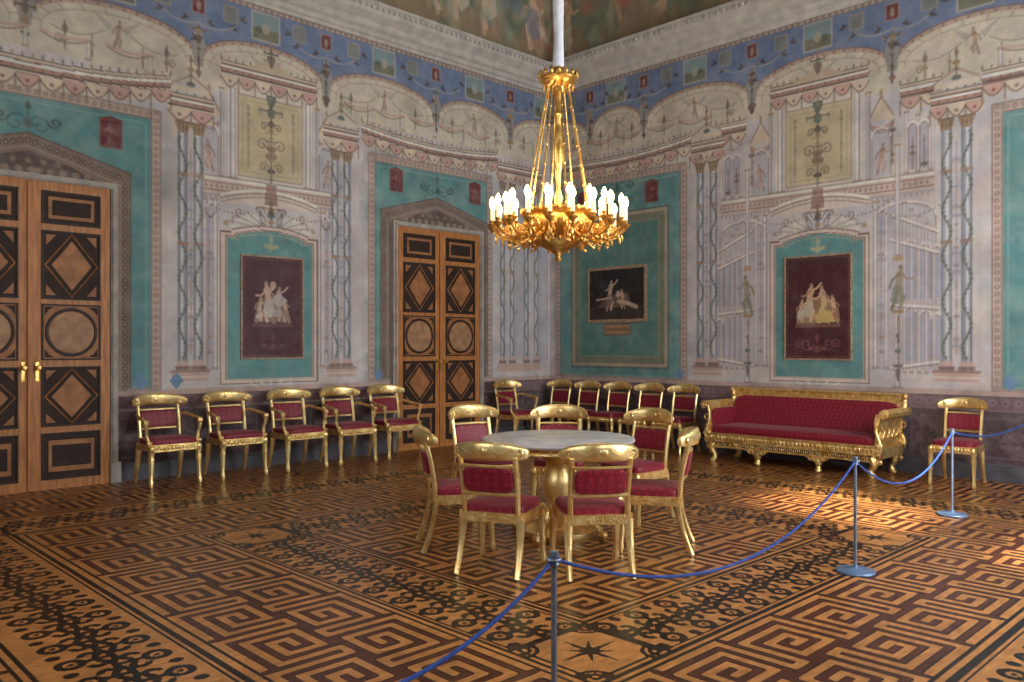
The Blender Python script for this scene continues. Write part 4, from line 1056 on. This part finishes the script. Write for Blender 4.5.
hook = MB().lathe([(.03,0),(.03,.01),(.012,.015),(.012,.05),(0,.05)],12,(0,0,0),Matrix.Rotation(-PI/2,3,'Y')).obj('wall_hook',STEEL)
hook.location = (-.001,-7.7,.82); tag(hook,'small metal wall hook holding the blue rope','hook')
def rope(a,b,sag,za=.785,zb2=.785):
    m = MB(); n = 30; pts = []
    for i in range(n+1):
        tt = i/n; pts.append((a[0]+(b[0]-a[0])*tt,a[1]+(b[1]-a[1])*tt,za+(zb2-za)*tt-sag*4*tt*(1-tt)))
    m.sweep(pts,.0078,8); o = m.obj('barrier_rope',ROPE); tag(o,'blue cord slung between slim barrier posts','rope','blue barrier ropes')
rope(posts[3],posts[0],.24); rope(posts[0],posts[1],.34); rope(posts[1],posts[2],.30); rope(posts[2],(-.05,-7.7),.12,.785,.82)

# ------------------------------------------------------------------ lights
def area(loc, rot, sx, sy, e, col):
    l = bpy.data.lights.new('window_and_fill_light','AREA'); l.shape = 'RECTANGLE'; l.size = sx; l.size_y = sy; l.energy = e; l.color = col
    o = bpy.data.objects.new('window_and_fill_light',l); o.location = loc; o.rotation_euler = rot; link(o); return o
for x,e in ((-8.2,120),(-4.4,270),(-1.4,210)): area((x,-LY+.02,2.6),(PI/2-.12,0,0),1.4,3.6,e,(.90,.96,1.0))  # only the middle lamp sits at a window; outer two are added fill
area((-LX+.02,-6.5,2.6),(PI/2-.1,0,-PI/2),3.0,3.0,140,(.95,.98,1.0))  # added fill lamp; the west wall has no window
sun = bpy.data.lights.new('sun','SUN'); sun.energy = 24; sun.angle = .10; sun.color = (1,.96,.9)
so = bpy.data.objects.new('sun',sun); link(so)
dv = Vector((.35,1,-.98)); so.rotation_euler = dv.to_track_quat('-Z','Y').to_euler()
for k in range(4):
    l = bpy.data.lights.new('candle_light','POINT'); l.energy = 9; l.color = (1,.82,.58); l.shadow_soft_size = .08
    o = bpy.data.objects.new('candle_light',l); an = k*PI/2+.5; o.location = (TX+.52*math.cos(an),TY+.52*math.sin(an),3.0); link(o)
w = bpy.data.worlds.new('World'); S.world = w; w.use_nodes = True
w.node_tree.nodes['Background'].inputs[0].default_value = (.6,.72,.9,1); w.node_tree.nodes['Background'].inputs[1].default_value = .8

# ------------------------------------------------------------------ camera
cam = bpy.data.cameras.new('camera'); cam.sensor_width = 36; cam.lens = 826/1024*36; cam.shift_y = 5/1024; cam.clip_start = .05
co = bpy.data.objects.new('camera',cam); link(co); co.location = (-10.96,-10.26,1.6)
fw = Vector((.698,.716,0)); co.rotation_euler = fw.to_track_quat('-Z','Y').to_euler()
S.camera = co
